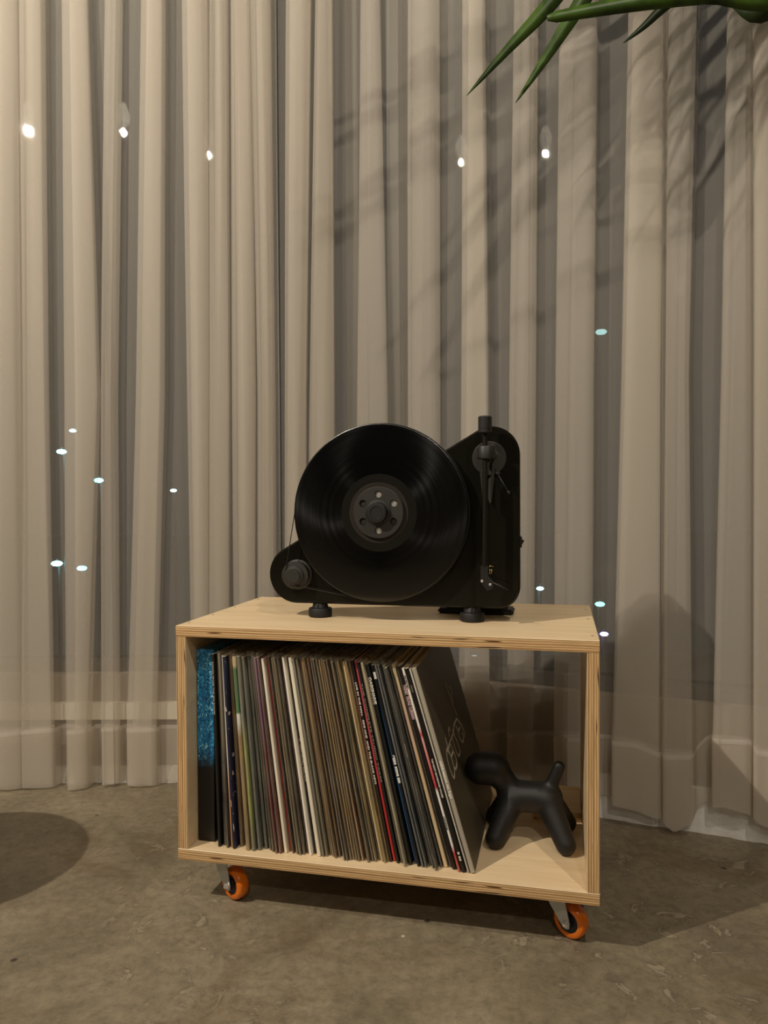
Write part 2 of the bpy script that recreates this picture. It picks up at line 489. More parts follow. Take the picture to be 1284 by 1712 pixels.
while s > -2.3:
    w = rp.uniform(.045, .07); g = rp.uniform(.02, .05)
    left_ext.insert(0, (s - w, s, s - w - .004, s, s - w - .008, s - .006)); s -= w + g
s = .90
right_ext = []
while s < 2.3:
    w = rp.uniform(.045, .07); g = rp.uniform(.02, .05)
    right_ext.append((s, s + w, s - .004, s + w, s - .006, s + w)); s += w + g

def lerp_keys(keys, x):
    if x <= keys[0][0]: return keys[0][1]
    for (a, va), (b, vb) in zip(keys, keys[1:]):
        if x <= b:
            t = (x - a) / (b - a); t = t * t * (3 - 2 * t)
            return va + (vb - va) * t
    return keys[-1][1]
LIGHT = (-.6085, -.0108, .1233, .3606, .4568, .6651, .7716)
HEM_BOT = [(-.9,.006),(-.72,.004),(-.62,.008),(-.5,.004),(.0,.010),(.45,.045),(.535,.050),(.60,.044),(.647,.032),(.68,.012),(.703,.027),(.733,.065),(.767,.070),(.80,.064),(.844,.045),(.92,.03),(1.1,.02)]
HEM_TOP = [(-.9,.137),(-.72,.143),(-.3,.138),(.3,.165),(.543,.179),(.60,.180),(.658,.164),(.703,.167),(.746,.203),(.81,.206),(.83,.19),(1.0,.18)]

def curtain(name, pleats, s_start, s_end, label):
    rz = random.Random(len(pleats) * 13 + 1)
    par = [(rz.uniform(.8, 1.15), rz.uniform(-.004, .004), rz.uniform(0, 6)) for _ in pleats]
    light3 = {id(p) for p in PLEATS if p[0] in LIGHT}
    ZS = [2.58, 2.2, 1.95, 1.82, 1.6, 1.4, 1.2, 1.05, .92, .8, .7, .6, .5, .42, .34, .28, .22]
    def path(z):
        """control points (s,w) across the panel at height z"""
        if z >= .92: t = min(1, (1.82 - z) / .9) if z < 1.82 else 0; ab = (0, 2, t)
        else: t = min(1, (.92 - z) / .82); ab = (2, 4, t)
        def e(p, i): return p[ab[0] + i] * (1 - ab[2]) + p[ab[1] + i] * ab[2] if ab[1] <= 4 else p[i]
        pts = [(s_start, .018), (s_start + .004, .019)]
        for k, p in enumerate(pleats):
            L_, R_ = e(p, 0), e(p, 1)
            amp, off, ph = par[k]
            wd = R_ - L_
            f = amp * (1.0 + .12 * sin(2.1 * z + ph))
            wob = .003 * sin(3.3 * z + ph * 2)
            inner = R_ - wd * (.12 + .10 * sin(ph + 1.7 * z))
            e1 = wd * (.05 + .10 * (1 + sin(ph)))          # where the hidden inner folds end
            e2 = wd * (.04 + .09 * (1 + cos(ph * 1.7 + z)))
            i1 = wd * (.03 + .05 * (1 + sin(ph * 2.3 + .8 * z)))
            if id(p) in light3:
                i2 = wd * (.30 + .14 * sin(ph + .7 * z))
                pts += [(L_ - .004, .017), (L_ + wd * .3, .016), (L_ + wd * .6, .017), (R_ - e1 * .5 - .002, .021), (R_ - e1 * .5, .026), (R_ - e1 * .5 - .003, .031),
                        (L_ + wd * .6, .037), (L_ + wd * .3, .042), (L_ + .005, .046 * f), (L_ + .0005, .052 * f), (L_ + .002, .058 * f), (L_ + .008, .061 * f),
                        (L_ + i2, .060 * f), (L_ + i2 + .006, .057 * f), (L_ + wd * .75, .056 * f), (R_ - .010, .054 * f), (R_ - .002, .047 * f), (R_, .034), (R_ + .005, .020)]
                continue
            pts += [(L_ - .004, .017), (L_ + wd * .25, .016), (L_ + wd * .6, .0165), (R_ - e1 - .003, .017), (R_ - e1, .0195), (R_ - e1 - .003, .0225),
                    (L_ + wd * .6, .025), (L_ + i1 + .004, .028), (L_ + i1, .031), (L_ + i1 + .004, .034),
                    (L_ + wd * .5, .036), (R_ - e2 - .003, .038), (R_ - e2, .0405), (R_ - e2 - .003, .043),
                    (L_ + wd * .5, .050 * f), (L_ + .004, .056 * f), (L_ + .0005, .061 * f), (L_ + .0015, .066 * f), (L_ + .007, .069 * f),
                    (L_ + wd * .35, .068 * f + wob * .6), (L_ + wd * .62, .066 * f - wob * .6), (R_ - .008, .060 * f), (R_ - .001, .050 * f), (R_ + .001, .034), (R_ + .004, .020)]
        pts += [(s_end - .004, .019), (s_end, .018)]
        # gap widths: keep monotone where neighbours press together
        return pts
    def resample(pts):
        out = []
        n = len(pts)
        for i in range(n - 1):
            p0, p1, p2, p3 = pts[max(i-1, 0)], pts[i], pts[i+1], pts[min(i+2, n-1)]
            for j in range(3):
                t = j / 3
                q = []
                for c in (0, 1):
                    m1 = (p2[c] - p0[c]) * .42; m2 = (p3[c] - p1[c]) * .42
                    h = (2*t**3 - 3*t**2 + 1) * p1[c] + (t**3 - 2*t**2 + t) * m1 + (-2*t**3 + 3*t**2) * p2[c] + (t**3 - t**2) * m2
                    q.append(h)
                out.append((q[0], max(.013, q[1])))
        out.append(pts[-1])
        return out
    root = empty(name, wallpt((s_start + s_end) / 2, .03, 0), 0, label, 'curtain', 'sheer curtains along the windows')
    org = root.location.copy()
    cols = {}
    def row(z, dz=None):
        return resample(path(z))
    base = row(.92)
    nc = len(base)
    def grid(zfun_list, shift=0.0):
        bm = BM(); rows = []
        for zf in zfun_list:
            z0 = zf(0) if callable(zf) else zf
            pr = row(z0 if not callable(zf) else .12)
            r = []
            for (s, w) in pr:
                z = zf(s) if callable(zf) else zf
                r.append(bm.verts.new(wallpt(s, w + shift, z) - org))
            rows.append(r)
        for A, B in zip(rows, rows[1:]):
            for k in range(nc - 1): bm.faces.new((A[k], A[k+1], B[k+1], B[k]))
        return bm
    ht = lambda s: lerp_keys(HEM_TOP, s)
    hb = lambda s: lerp_keys(HEM_BOT, s)
    zl = list(ZS) + [ht] + [(lambda s, t=t: ht(s) * (1-t) + hb(s) * t) for t in (.33, .66, 1)]
    obj('sheer_panel', grid(zl), M_sheer, root, smooth=True)
    hz = [(lambda s, t=t: ht(s) * (1-t) + hb(s) * t) for t in (0, .33, .66, 1)]
    obj('hem', grid(hz, -.0012), M_hem, root, smooth=True)
    sz = [(lambda s: ht(s)), (lambda s: ht(s) - .009)]
    obj('hem_seam', grid(sz, .0012), M_seam, root, smooth=True)
    return root

curtain('curtain', left_ext + PLEATS[:9], -2.35, -.2167, 'sheer white voile curtain panel at the left, hanging in front of the left window')
curtain('curtain', PLEATS[9:17], -.2143, .6545, 'sheer white voile curtain panel in the middle, behind the turntable and plywood cabinet')
curtain('curtain', PLEATS[17:] + right_ext, .6590, 2.35, 'sheer white voile curtain panel at the far right, its hem lifting off the floor')

# ------------------------------------------------------------------ plywood cabinet
cab = put('record_cabinet', 0, 0, 0, 'open birch plywood record cabinet on orange wheels, standing on the concrete floor', 'cabinet')
def panel(name, x0, x1, y0, y1, z0, z1, axis, edge):
    cx, cy, cz = (x0+x1)/2, (y0+y1)/2, (z0+z1)/2
    bm = BM(); box(bm, x0-cx, x1-cx, y0-cy, y1-cy, z0-cz, z1-cz)
    bmesh.ops.bevel(bm, geom=bm.edges[:], offset=.0007, segments=1, affect='EDGES')
    bm.normal_update()
    ai = 'XYZ'.index(axis)
    for f in bm.faces:
        f.material_index = 0 if abs(f.normal[ai]) > .6 else 1
    return obj(name, bm, [M_ply, edge], cab, loc=(cx, cy, cz))
panel('top_panel', 0, CW, 0, CD, ZT - TH, ZT, 'Z', M_eZ)
panel('bottom_panel', 0, CW, 0, CD, ZB, ZB + TH, 'Z', M_eZ)
panel('side_panel', 0.0004, TH, .0006, CD - .0006, ZB + TH, ZT - TH, 'X', M_eX)
panel('side_panel', CW - TH, CW - .0004, .0006, CD - .0006, ZB + TH, ZT - TH, 'X', M_eX)
panel('back_rail', TH + .001, CW - TH - .001, CD - .02, CD - .001, ZB + TH, ZB + 2 * TH, 'Y', M_eZ)
panel('corner_block', CW - TH - .085, CW - TH - .001, CD - .125, CD - .0205, ZB + TH, ZB + 2 * TH, 'Z', M_eZ)
for x, y in ((.009, .03), (.009, .12), (.009, .215), (.009, .33), (CW - .009, .04), (CW - .009, .2), (CW - .009, .31)):
    bm = BM(); lathe(bm, [(.0022, -.0006), (.0022, .0003), (0.0005, .0002)], 'Z', 10)
    obj('nail_head', bm, mat('nail', '#8d7250', .5, .3) if 'nail' not in bpy.data.materials else bpy.data.materials['nail'], cab, loc=(x, y, ZT))

def caster(x, y, rz):
    # plate + swivel + fork ; wheel trails behind the swivel
    WR, WW = .0270, .021
    tilt = 0
    bm = BM()
    box(bm, -.024, .024, -.019, .019, ZB - .0025, ZB - .0002)
    lathe(bm, [(.016, ZB - .012), (.018, ZB - .009), (.018, ZB - .0025)], 'Z', 24)
    box(bm, -.020, .020, -.016, .016, ZB - .0145, ZB - .0125)
    # two fork cheeks, tapering down to the axle which sits offset in +y
    for sx in (-1, 1):
        xo = sx * .0150
        poly = [(-.016, ZB - .0125), (.016, ZB - .0125), (.0255, WR + .001), (.0245, WR - .0065), (.0195, WR - .0085), (.0135, WR - .006), (-.009, ZB - .030)]
        a = [bm.verts.new((xo, p, q)) for p, q in poly]; b = [bm.verts.new((xo + sx * .0018, p, q)) for p, q in poly]
        bm.faces.new(a); bm.faces.new(b)
        for k in range(len(poly)): bm.faces.new((a[k], a[(k+1) % len(poly)], b[(k+1) % len(poly)], b[k]))
    bmesh.ops.recalc_face_normals(bm, faces=bm.faces[:])
    c = obj('caster', bm, M_zinc, cab, loc=(x, y, 0), rot=(0, 0, rz))
    ax = .019
    bm = BM()
    lathe(bm, [(.0160, -WW/2 + .004), (.0168, -WW/2), (.0228, -WW/2), (.0255, -WW/2 + .0022), (.0267, -WW/2 + .005), (.0270, 0), (.0267, WW/2 - .005), (.0255, WW/2 - .0022), (.0228, WW/2), (.0168, WW/2), (.0160, WW/2 - .004)], 'X', 48, caps=False)
    obj('tyre', bm, M_orange, c, loc=(0, ax, WR), smooth=True, ang=50)
    bm = BM(); lathe(bm, [(.005, -WW/2 - .0018), (.008, -WW/2 - .0016), (.009, -WW/2 + .001), (.0166, -WW/2 + .0006), (.0166, WW/2 - .0006), (.009, WW/2 - .001), (.008, WW/2 + .0016), (.005, WW/2 + .0018)], 'X', 40)
    obj('wheel_core', bm, M_wcore, c, loc=(0, ax, WR), smooth=True, ang=40)
    bm = BM()
    for sx in (-1, 1):
        lathe(bm, [(.0052, sx * .0165), (.0052, sx * .0195), (.0030, sx * .0205), (.0028, sx * .0225), (.0001, sx * .0228)], 'X', 12)
    tube(bm, [(-.016, 0, 0), (.016, 0, 0)], .003, 8)
    obj('axle_bolt', bm, M_chrome, c, loc=(0, ax, WR), smooth=True, ang=40)
    return c
caster(.066, .052, RD(-118))
caster(.620, .060, RD(-121))
caster(.066, CD - .055, RD(-118))
caster(.618, CD - .055, RD(-60))

# ------------------------------------------------------------------ records
ZF = ZB + TH
def rec_mat(segs, rough=.5, streak=.35, speck=None, gain=1.0):
    segs = [(p, '#' + ''.join('%02x' % min(255, int(int(c[j:j+2], 16) * gain)) for j in (1, 3, 5))) for p, c in segs]
    """segs: list of (height 0..1, hex) going up the spine"""
    m = mat('card_' + segs[0][1].lstrip('#'), segs[0][1], rough)
    nt, b, N, L = NT(m)
    tc = N('ShaderNodeTexCoord'); oi = N('ShaderNodeObjectInfo')
    sep = N('ShaderNodeSeparateXYZ'); L(tc.outputs['Object'], sep.inputs[0])
    nz0 = N('ShaderNodeTexNoise'); nz0.inputs['Scale'].default_value = 40; L(tc.outputs['Object'], nz0.inputs['Vector'])
    z = N('ShaderNodeMath'); z.operation = 'MULTIPLY_ADD'; z.inputs[1].default_value = .02; L(nz0.outputs['Fac'], z.inputs[0])
    dv = N('ShaderNodeMath'); dv.operation = 'DIVIDE'; dv.inputs[1].default_value = .326; L(sep.outputs['Z'], dv.inputs[0]); L(dv.outputs[0], z.inputs[2])
    if len(segs) > 1:
        r = ramp(nt, [(p, srgb(c)) for p, c in segs], 'LINEAR')
        L(z.outputs[0], r.inputs[0]); src = r.outputs[0]
    else:
        r = N('ShaderNodeRGB'); r.outputs[0].default_value = srgb(segs[0][1]); src = r.outputs[0]
    mp = N('ShaderNodeMapping'); mp.inputs['Scale'].default_value = (700, 30, 11)
    ad = N('ShaderNodeVectorMath'); L(tc.outputs['Object'], ad.inputs[0]); L(oi.outputs['Location'], ad.inputs[1])
    L(ad.outputs[0], mp.inputs[0])
    nz = N('ShaderNodeTexNoise'); nz.inputs['Scale'].default_value = 1; nz.inputs['Detail'].default_value = 5; nz.inputs['Roughness'].default_value = .65
    L(mp.outputs[0], nz.inputs['Vector'])
    rr = ramp(nt, [(.3, (1 - streak * 1.5,) * 3 + (1,)), (.5, (1 - streak * .2,) * 3 + (1,)), (.7, (1 + streak,) * 3 + (1,))])
    L(nz.outputs['Fac'], rr.inputs[0])
    mu = N('ShaderNodeMix'); mu.data_type = 'RGBA'; mu.blend_type = 'MULTIPLY'; mu.inputs['Factor'].default_value = 1
    L(src, mu.inputs['A']); L(rr.outputs[0], mu.inputs['B'])
    last = mu.outputs['Result']
    if speck:
        mp2 = N('ShaderNodeMapping'); mp2.inputs['Scale'].default_value = (350, 60, 70); L(ad.outputs[0], mp2.inputs[0])
        n2 = N('ShaderNodeTexNoise'); n2.inputs['Scale'].default_value = 1; n2.inputs['Detail'].default_value = 3; L(mp2.outputs[0], n2.inputs['Vector'])
        r2 = ramp(nt, [(.66, (0, 0, 0, 1)), (.70, (1, 1, 1, 1))]); L(n2.outputs['Fac'], r2.inputs[0])
        mx = N('ShaderNodeMix'); mx.data_type = 'RGBA'; mx.inputs['B'].default_value = srgb(speck)
        L(r2.outputs[0], mx.inputs['Factor']); L(last, mx.inputs['A']); last = mx.outputs['Result']
    L(last, b.inputs['Base Color'])
    return m

def plastic_mat():
    m = bpy.data.materials.new('clear_poly_sleeve'); m.use_nodes = True
    nt = m.node_tree; nt.nodes.clear(); N = nt.nodes.new; L = nt.links.new
    out = N('ShaderNodeOutputMaterial'); tr = N('ShaderNodeBsdfTransparent')
    g = N('ShaderNodeBsdfGlossy'); g.inputs['Roughness'].default_value = .3; g.inputs[0].default_value = (.6, .58, .5, 1)
    d = N('ShaderNodeBsdfDiffuse'); d.inputs[0].default_value = (.50, .46, .38, 1)
    a = N('ShaderNodeMixShader'); a.inputs[0].default_value = .45; L(d.outputs[0], a.inputs[1]); L(g.outputs[0], a.inputs[2])
    tc = N('ShaderNodeTexCoord'); mp = N('ShaderNodeMapping'); mp.inputs['Scale'].default_value = (500, 40, 20); L(tc.outputs['Object'], mp.inputs[0])
    nz = N('ShaderNodeTexNoise'); nz.inputs['Scale'].default_value = 1; nz.inputs['Detail'].default_value = 4; L(mp.outputs[0], nz.inputs['Vector'])
    mr = N('ShaderNodeMapRange'); mr.inputs['From Min'].default_value = .35; mr.inputs['From Max'].default_value = .7
    mr.inputs['To Min'].default_value = .10; mr.inputs['To Max'].default_value = .42; L(nz.outputs['Fac'], mr.inputs[0])
    mx = N('ShaderNodeMixShader'); L(mr.outputs[0], mx.inputs[0]); L(tr.outputs[0], mx.inputs[1]); L(a.outputs[0], mx.inputs[2]); L(mx.outputs[0], out.inputs[0])
    return m
M_poly = plastic_mat()
M_paper = add_noise_tint(mat('inner_paper', '#cfc4ac', .8), 40, .1)
M_print_w = mat('white_spine_print', '#efe8da', .6)
M_print_g = mat('grey_spine_print', '#aca391', .6)
M_print_p = mat('pinkish_spine_print', '#d9b7b8', .6)
M_print_k = mat('black_spine_print', '#17130f', .6)

def text_mesh(name, body, size, m, parent, z_top, x_mid, y, squash=1.0, width=None, bold=0):
    """lettering printed on a spine, reading downwards"""
    cu = bpy.data.curves.new(name, 'FONT'); cu.body = body; cu.size = size
    cu.align_x = 'LEFT'; cu.align_y = 'CENTER'; cu.extrude = .00006; cu.resolution_u = 2; cu.offset = bold
    tmp = bpy.data.objects.new(name, cu); COL.objects.link(tmp)
    dg = bpy.context.evaluated_depsgraph_get()
    me = bpy.data.meshes.new_from_object(tmp.evaluated_get(dg))
    bpy.data.objects.remove(tmp)
    xs = [v.co.x for v in me.vertices]; ys = [v.co.y for v in me.vertices]
    w = max(xs) - min(xs); yc = (max(ys) + min(ys)) / 2
    k = (width / w) if width else 1
    for v in me.vertices:
        X, Y, Z = v.co
        # text x runs down (-z), text up runs to +x
        v.co = V((x_mid + (Y - yc) * squash, y - .0003 - Z, z_top - (X - min(xs)) * k))
    me.materials.clear(); me.materials.append(m)
    o = bpy.data.objects.new(name, me); COL.objects.link(o); o.parent = parent
    return o

# placement of each sleeve: bottom x (mm), thickness (mm), lean to the left (deg)
SL = [(62.5,5.4,1.6),(69.8,5.7,1.9),(77.8,5.8,2.2),(85.5,3.2,2.6),(90.1,5.6,2.8),(98.1,6.1,3.2),(107.1,4.3,3.6),(113.4,7.2,3.9),(123.8,6.4,4.4),(132.8,6.0,4.8),(141.4,7.1,5.2),(151.4,3.9,5.7),(157.1,5.5,5.9),(165.2,4.2,6.3),(171.3,5.4,6.6),(179.3,5.2,6.9),(185.8,5.9,7.1),(193.0,2.8,7.3),(196.6,2.6,7.4),(199.9,4.1,7.4),(204.9,4.4,7.6),(210.7,3.6,7.7),(215.1,3.4,7.8),(219.3,2.5,7.9),(222.6,3.9,8.0),(227.7,5.9,8.1),(235.5,6.6,8.4),(243.9,3.8,8.7),(248.6,4.9,8.8),(254.8,3.9,9.0),(259.6,4.8,9.1),(265.8,3.5,9.2),(270.2,3.8,9.4),(275.1,2.8,9.5),(278.7,2.2,9.6),(281.6,3.3,9.6),(285.7,3.8,9.8),(290.6,3.7,9.9),(295.2,3.8,10.0),(300.1,4.2,10.1),(305.3,3.8,10.2),(310.0,3.8,10.4),(314.7,4.3,10.5),(320.1,4.6,10.6),(326.0,4.1,10.8),(331.1,3.7,10.9),(335.8,3.5,11.0),(340.2,2.9,11.1),(343.5,3.2,11.1),(347.1,3.2,11.2),(350.7,3.7,11.2),(354.9,4.4,11.2),(359.7,4.9,11.2),(366.5,4.6,11.5),(373.0,4.6,11.8),(379.7,4.5,12.1),(386.3,6.0,12.4),(395.1,3.8,12.8),(400.6,4.6,13.0),(407.3,4.0,13.3),(413.1,3.6,13.5),(418.4,4.0,13.8),(424.1,4.1,14.0),(430.0,4.1,14.3),(435.9,3.9,14.5),(442.0,6.1,14.8),(450.7,3.5,15.1),(455.7,6.9,15.3),(465.6,3.9,15.7),(471.3,7.0,15.9),(480.4,2.6,16.2),(484.6,7.8,16.25)]
GT = 'worn brown cardboard record sleeves in the middle of the row'
GG = 'dark grey record sleeves in clear plastic'
LT = 'thin worn tan-brown record sleeve in the crowded brown middle of the row'
LG = 'dark grey record sleeve in hazy clear plastic, right of the blue spine'
def A(segs, label, group=None, poly=True, speck=None, streak=.35): return dict(segs=segs if isinstance(segs, list) else [(0, segs)], label=label, group=group, poly=poly, speck=speck, streak=streak)
INFO = [
 A([(0,'#1c1a18'),(1,'#25211d')], 'black record sleeve with small pale lettering, right beside the blue box set', poly=False, streak=.25),
 A([(0,'#26221e'),(1,'#2a2723')], 'plain black record sleeve, second to the right of the blue box set', speck='#b8ac98'),
 A([(0,'#231f1c'),(.45,'#302b26'),(.55,'#6c6353'),(1,'#7c7362')], 'record sleeve with dark spine turning grey-brown above, left of the thin white one'),
 A([(0,'#c08a5c'),(.3,'#c49468'),(.5,'#e6dcc8'),(1,'#efe6d4')], 'thin record sleeve white above and orange below, left of the navy one', poly=False, streak=.1),
 A([(0,'#202038'),(.6,'#22243c'),(1,'#2a3148')], 'navy blue record sleeve with white flecks near the left end', speck='#d8d0c0', poly=False),
 A([(0,'#7a6748'),(1,'#846544')], 'tan brown record sleeve right of the navy one'),
 A([(0,'#857150'),(.5,'#7d6844'),(1,'#9a7c56')], 'light brown record sleeve left of the one with the green top'),
 A([(0,'#8a744f'),(.58,'#8d7650'),(.66,'#e0d6c0'),(.70,'#e0d6c0'),(.71,'#3f6b42'),(.93,'#3d6a40'),(.95,'#c8b890'),(1,'#c8b890')], 'tan record sleeve with a green upper spine', streak=.25),
 A([(0,'#4d5450'),(.2,'#8a8c4c'),(.55,'#868a56'),(.7,'#6d6d62'),(1,'#6f6b5c')], 'grey record sleeve with a yellow-green lower spine'),
 A([(0,'#4e5450'),(1,'#5f5e55')], 'smoky grey record sleeve right of the yellow-green one'),
 A([(0,'#2e3430'),(1,'#46483f')], 'dark green-grey record sleeve in loose plastic near the left end', streak=.5),
 A([(0,'#3b3328'),(1,'#4a4537')], 'dark olive record sleeve left of the brown-black one'),
 A([(0,'#3e2d22'),(1,'#43382e')], 'dark brown record sleeve left of the mauve one'),
 A([(0,'#5b2c2a'),(.5,'#6a3236'),(.65,'#6c4560'),(1,'#7a5570')], 'record sleeve mauve at the top and maroon at the bottom', streak=.2),
 A([(0,'#5e302a'),(.6,'#4c2a28'),(1,'#6a4a50')], 'maroon record sleeve left of the thick cream one', streak=.4),
 A([(0,'#eadfc6'),(1,'#efe5cf')], 'cream white record sleeve directly left of the red spine', poly=False, streak=.08),
 A([(0,'#a8583a'),(.2,'#a02c34'),(.6,'#9c2522'),(1,'#a23038')], 'deep red record sleeve right of the cream white one', poly=False, streak=.2),
 A([(0,'#241c17'),(1,'#3a2a22')], 'speckled black record sleeve right of the deep red one', speck='#a05038'),
 A([(0,'#c9ba94'),(1,'#d8c9a4')], 'very thin cream record sleeve right of the speckled black one', poly=False, streak=.15),
 A([(0,'#6b5e48'),(1,'#6e6049')], 'grey-tan record sleeve right of the very thin cream one'),
 A([(0,'#564c3a'),(1,'#66583f')], 'olive brown record sleeve second to the right of the very thin cream one'),
 A([(0,'#35281f'),(1,'#3c3026')], 'dark brown record sleeve left of the purplish black one'),
 A([(0,'#2c2125'),(1,'#3b2f38')], 'purplish black record sleeve left of the pinkish cream one', speck='#8b7d6a'),
 A([(0,'#c9b49a'),(1,'#c9a88a')], 'thin pinkish cream record sleeve left of the bright white one', poly=False, streak=.2),
 A([(0,'#f0ebe0'),(1,'#efe8da')], 'bright white record sleeve directly left of the black one with dotted lettering', poly=False, streak=.06),
 A([(0,'#1c1a24'),(1,'#121413')], 'black record sleeve with small white dotted lettering, between two white ones', poly=False, streak=.2),
 A([(0,'#e2d9c4'),(1,'#efe6cc')], 'cream white record sleeve directly right of the black one with dotted lettering', poly=False, streak=.08),
 A([(0,'#6a624f'),(1,'#7b766c')], 'grey record sleeve right of the second cream white one'),
 A([(0,'#5f5640'),(1,'#6d6657')], 'warm grey record sleeve left of the brown middle of the row'),
]
browns = [('#6f5a3a','#7c6242'),('#7d6644','#8a6a44'),('#5c4a30','#6a563a'),('#8a7250','#a07a50'),('#2c2018','#33261c'),('#7a6a58','#80707a'),('#6c5a48','#7c6670'),('#4d3f2b','#4f4430'),('#6a5434','#72603e'),('#836a40','#947446'),('#5f4d30','#62502f'),('#75603f','#7e6543'),('#8c6c4e','#82654a'),('#7b6148','#6d5a42'),('#574830','#66593f'),('#4f4632','#625a48'),('#6e5a36','#77643c'),('#5d5038','#6a5d40')]
SPECIAL = {4: 'nearly black narrow record sleeve among the brown ones', 5: 'mauve-tinted brown record sleeve just right of the nearly black narrow one',
 9: 'golden brown record sleeve in the middle of the brown ones', 12: 'reddish brown record sleeve right of centre among the brown ones'}
ORD = ['directly', 'second', 'third', 'fourth', 'fifth', 'sixth']
def brown_label(k):
    if k in SPECIAL: return SPECIAL[k]
    if k < 4: return 'worn tan-brown record sleeve, %s to the left of the nearly black narrow one' % ORD[3 - k]
    if k < 9: return 'worn brown record sleeve, %s to the right of the mauve-tinted brown one' % ORD[k - 6]
    if k < 12: return 'worn tan record sleeve, %s to the right of the golden brown one' % ORD[k - 10]
    return 'worn brown record sleeve, %s to the left of the thin pale cream one' % ORD[17 - k]
for k, (a, b) in enumerate(browns): INFO.append(A([(0, a), (1, b)], brown_label(k), GT, streak=.55))
INFO += [
 A([(0,'#d9c7a0'),(1,'#e8cfa0')], 'thin pale cream record sleeve at the right end of the brown sleeves', poly=False, streak=.12),
 A([(0,'#9a8250'),(1,'#8f7448')], 'golden tan record sleeve right of the thin pale cream one', streak=.5),
 A([(0,'#8d7748'),(1,'#84683e')], 'golden brown record sleeve second to the right of the thin pale cream one', streak=.5),
 A([(0,'#7a6540'),(.4,'#7b6038'),(.7,'#8a4a40'),(1,'#7a6444')], 'golden brown record sleeve with a reddish patch, left of the black one with white lettering', streak=.5),
 A([(0,'#2a241e'),(1,'#231c1a')], 'black record sleeve with tiny white lettering, left of the bright red spine', poly=False),
 A([(0,'#c5322e'),(.4,'#c83a3e'),(.7,'#c0545a'),(1,'#c8505a')], 'bright red record sleeve in the right half of the row', poly=False, streak=.12),
 A([(0,'#24211a'),(1,'#262420')], 'black record sleeve with faint grey lettering, right of the bright red spine', poly=False),
 A([(0,'#2b2822'),(1,'#2c211f')], 'brownish black record sleeve left of the greyish cream one'),
 A([(0,'#857a66'),(.5,'#9a9078'),(1,'#a89c7c')], 'greyish cream record sleeve left of the one with big white capitals', streak=.2),
 A([(0,'#20211c'),(.7,'#1f201d'),(1,'#2d2f30')], 'black record sleeve with big white capital letters', poly=False, streak=.15),
 A([(0,'#1f3552'),(.3,'#2a5a8c'),(.75,'#34659a'),(.85,'#31363c'),(1,'#3a3f44')], 'blue record sleeve right of the one with big white capitals', poly=False, streak=.25),
 A([(0,'#16161a'),(.3,'#15171c'),(1,'#101210')], 'black record sleeve with white label blocks, right of the blue one', poly=False, streak=.2),
 A([(0,'#4a5258'),(1,'#55565a')], 'dark grey record sleeve, directly right of the black one with label blocks', GG), A([(0,'#43484c'),(1,'#4a4c50')], 'dark grey record sleeve, second right of the black one with label blocks', GG), A([(0,'#393c40'),(1,'#434446')], 'dark grey record sleeve, third right of the black one with label blocks', GG),
 A([(0,'#3a3b3e'),(1,'#3c3c3c')], 'dark grey record sleeve, fourth right of the black one with label blocks', GG), A([(0,'#2f3236'),(1,'#2c2a26')], 'dark grey record sleeve, fifth right of the black one with label blocks', GG), A([(0,'#2c3134'),(1,'#48463f')], 'dark grey record sleeve, sixth right of the black one with label blocks', GG),
 A([(0,'#d2bb92'),(.5,'#cdb18a'),(.75,'#cfae96'),(1,'#c9b890')], 'thick pale beige record sleeve near the right end of the row', poly=False, streak=.1),
 A([(0,'#1e1712'),(1,'#22221d')], 'plain black record sleeve right of the thick pale beige one'),
 A([(0,'#1a1212'),(1,'#1c1714')], 'black record sleeve with pinkish capital lettering near the right end', poly=False, streak=.15),
 A([(0,'#b06a5a'),(.10,'#a83c38'),(.14,'#efe8dc'),(.40,'#efe8dc'),(.42,'#b83c40'),(.50,'#d86a68'),(.66,'#e0a8a0'),(.68,'#c04a50'),(.72,'#f0e8da'),(1,'#f2eadc')], 'thin white record sleeve with red sections in its spine', poly=False, streak=.05),
 A([(0,'#17110f'),(1,'#16120f')], 'glossy black record sleeve with fine white lettering, third from the right end', poly=False, streak=.12),
 A([(0,'#b9b2a4'),(1,'#d8d2c4')], 'thin white-edged record sleeve next to the thick grey sleeve', poly=False, streak=.1),
 A([(0,'#a39c8c'),(1,'#a8a08f')], 'thick grey record sleeve with scrawled cover lettering, last at the right end of the row', poly=False, streak=.06),
]
assert len(INFO) == len(SL), (len(INFO), len(SL))

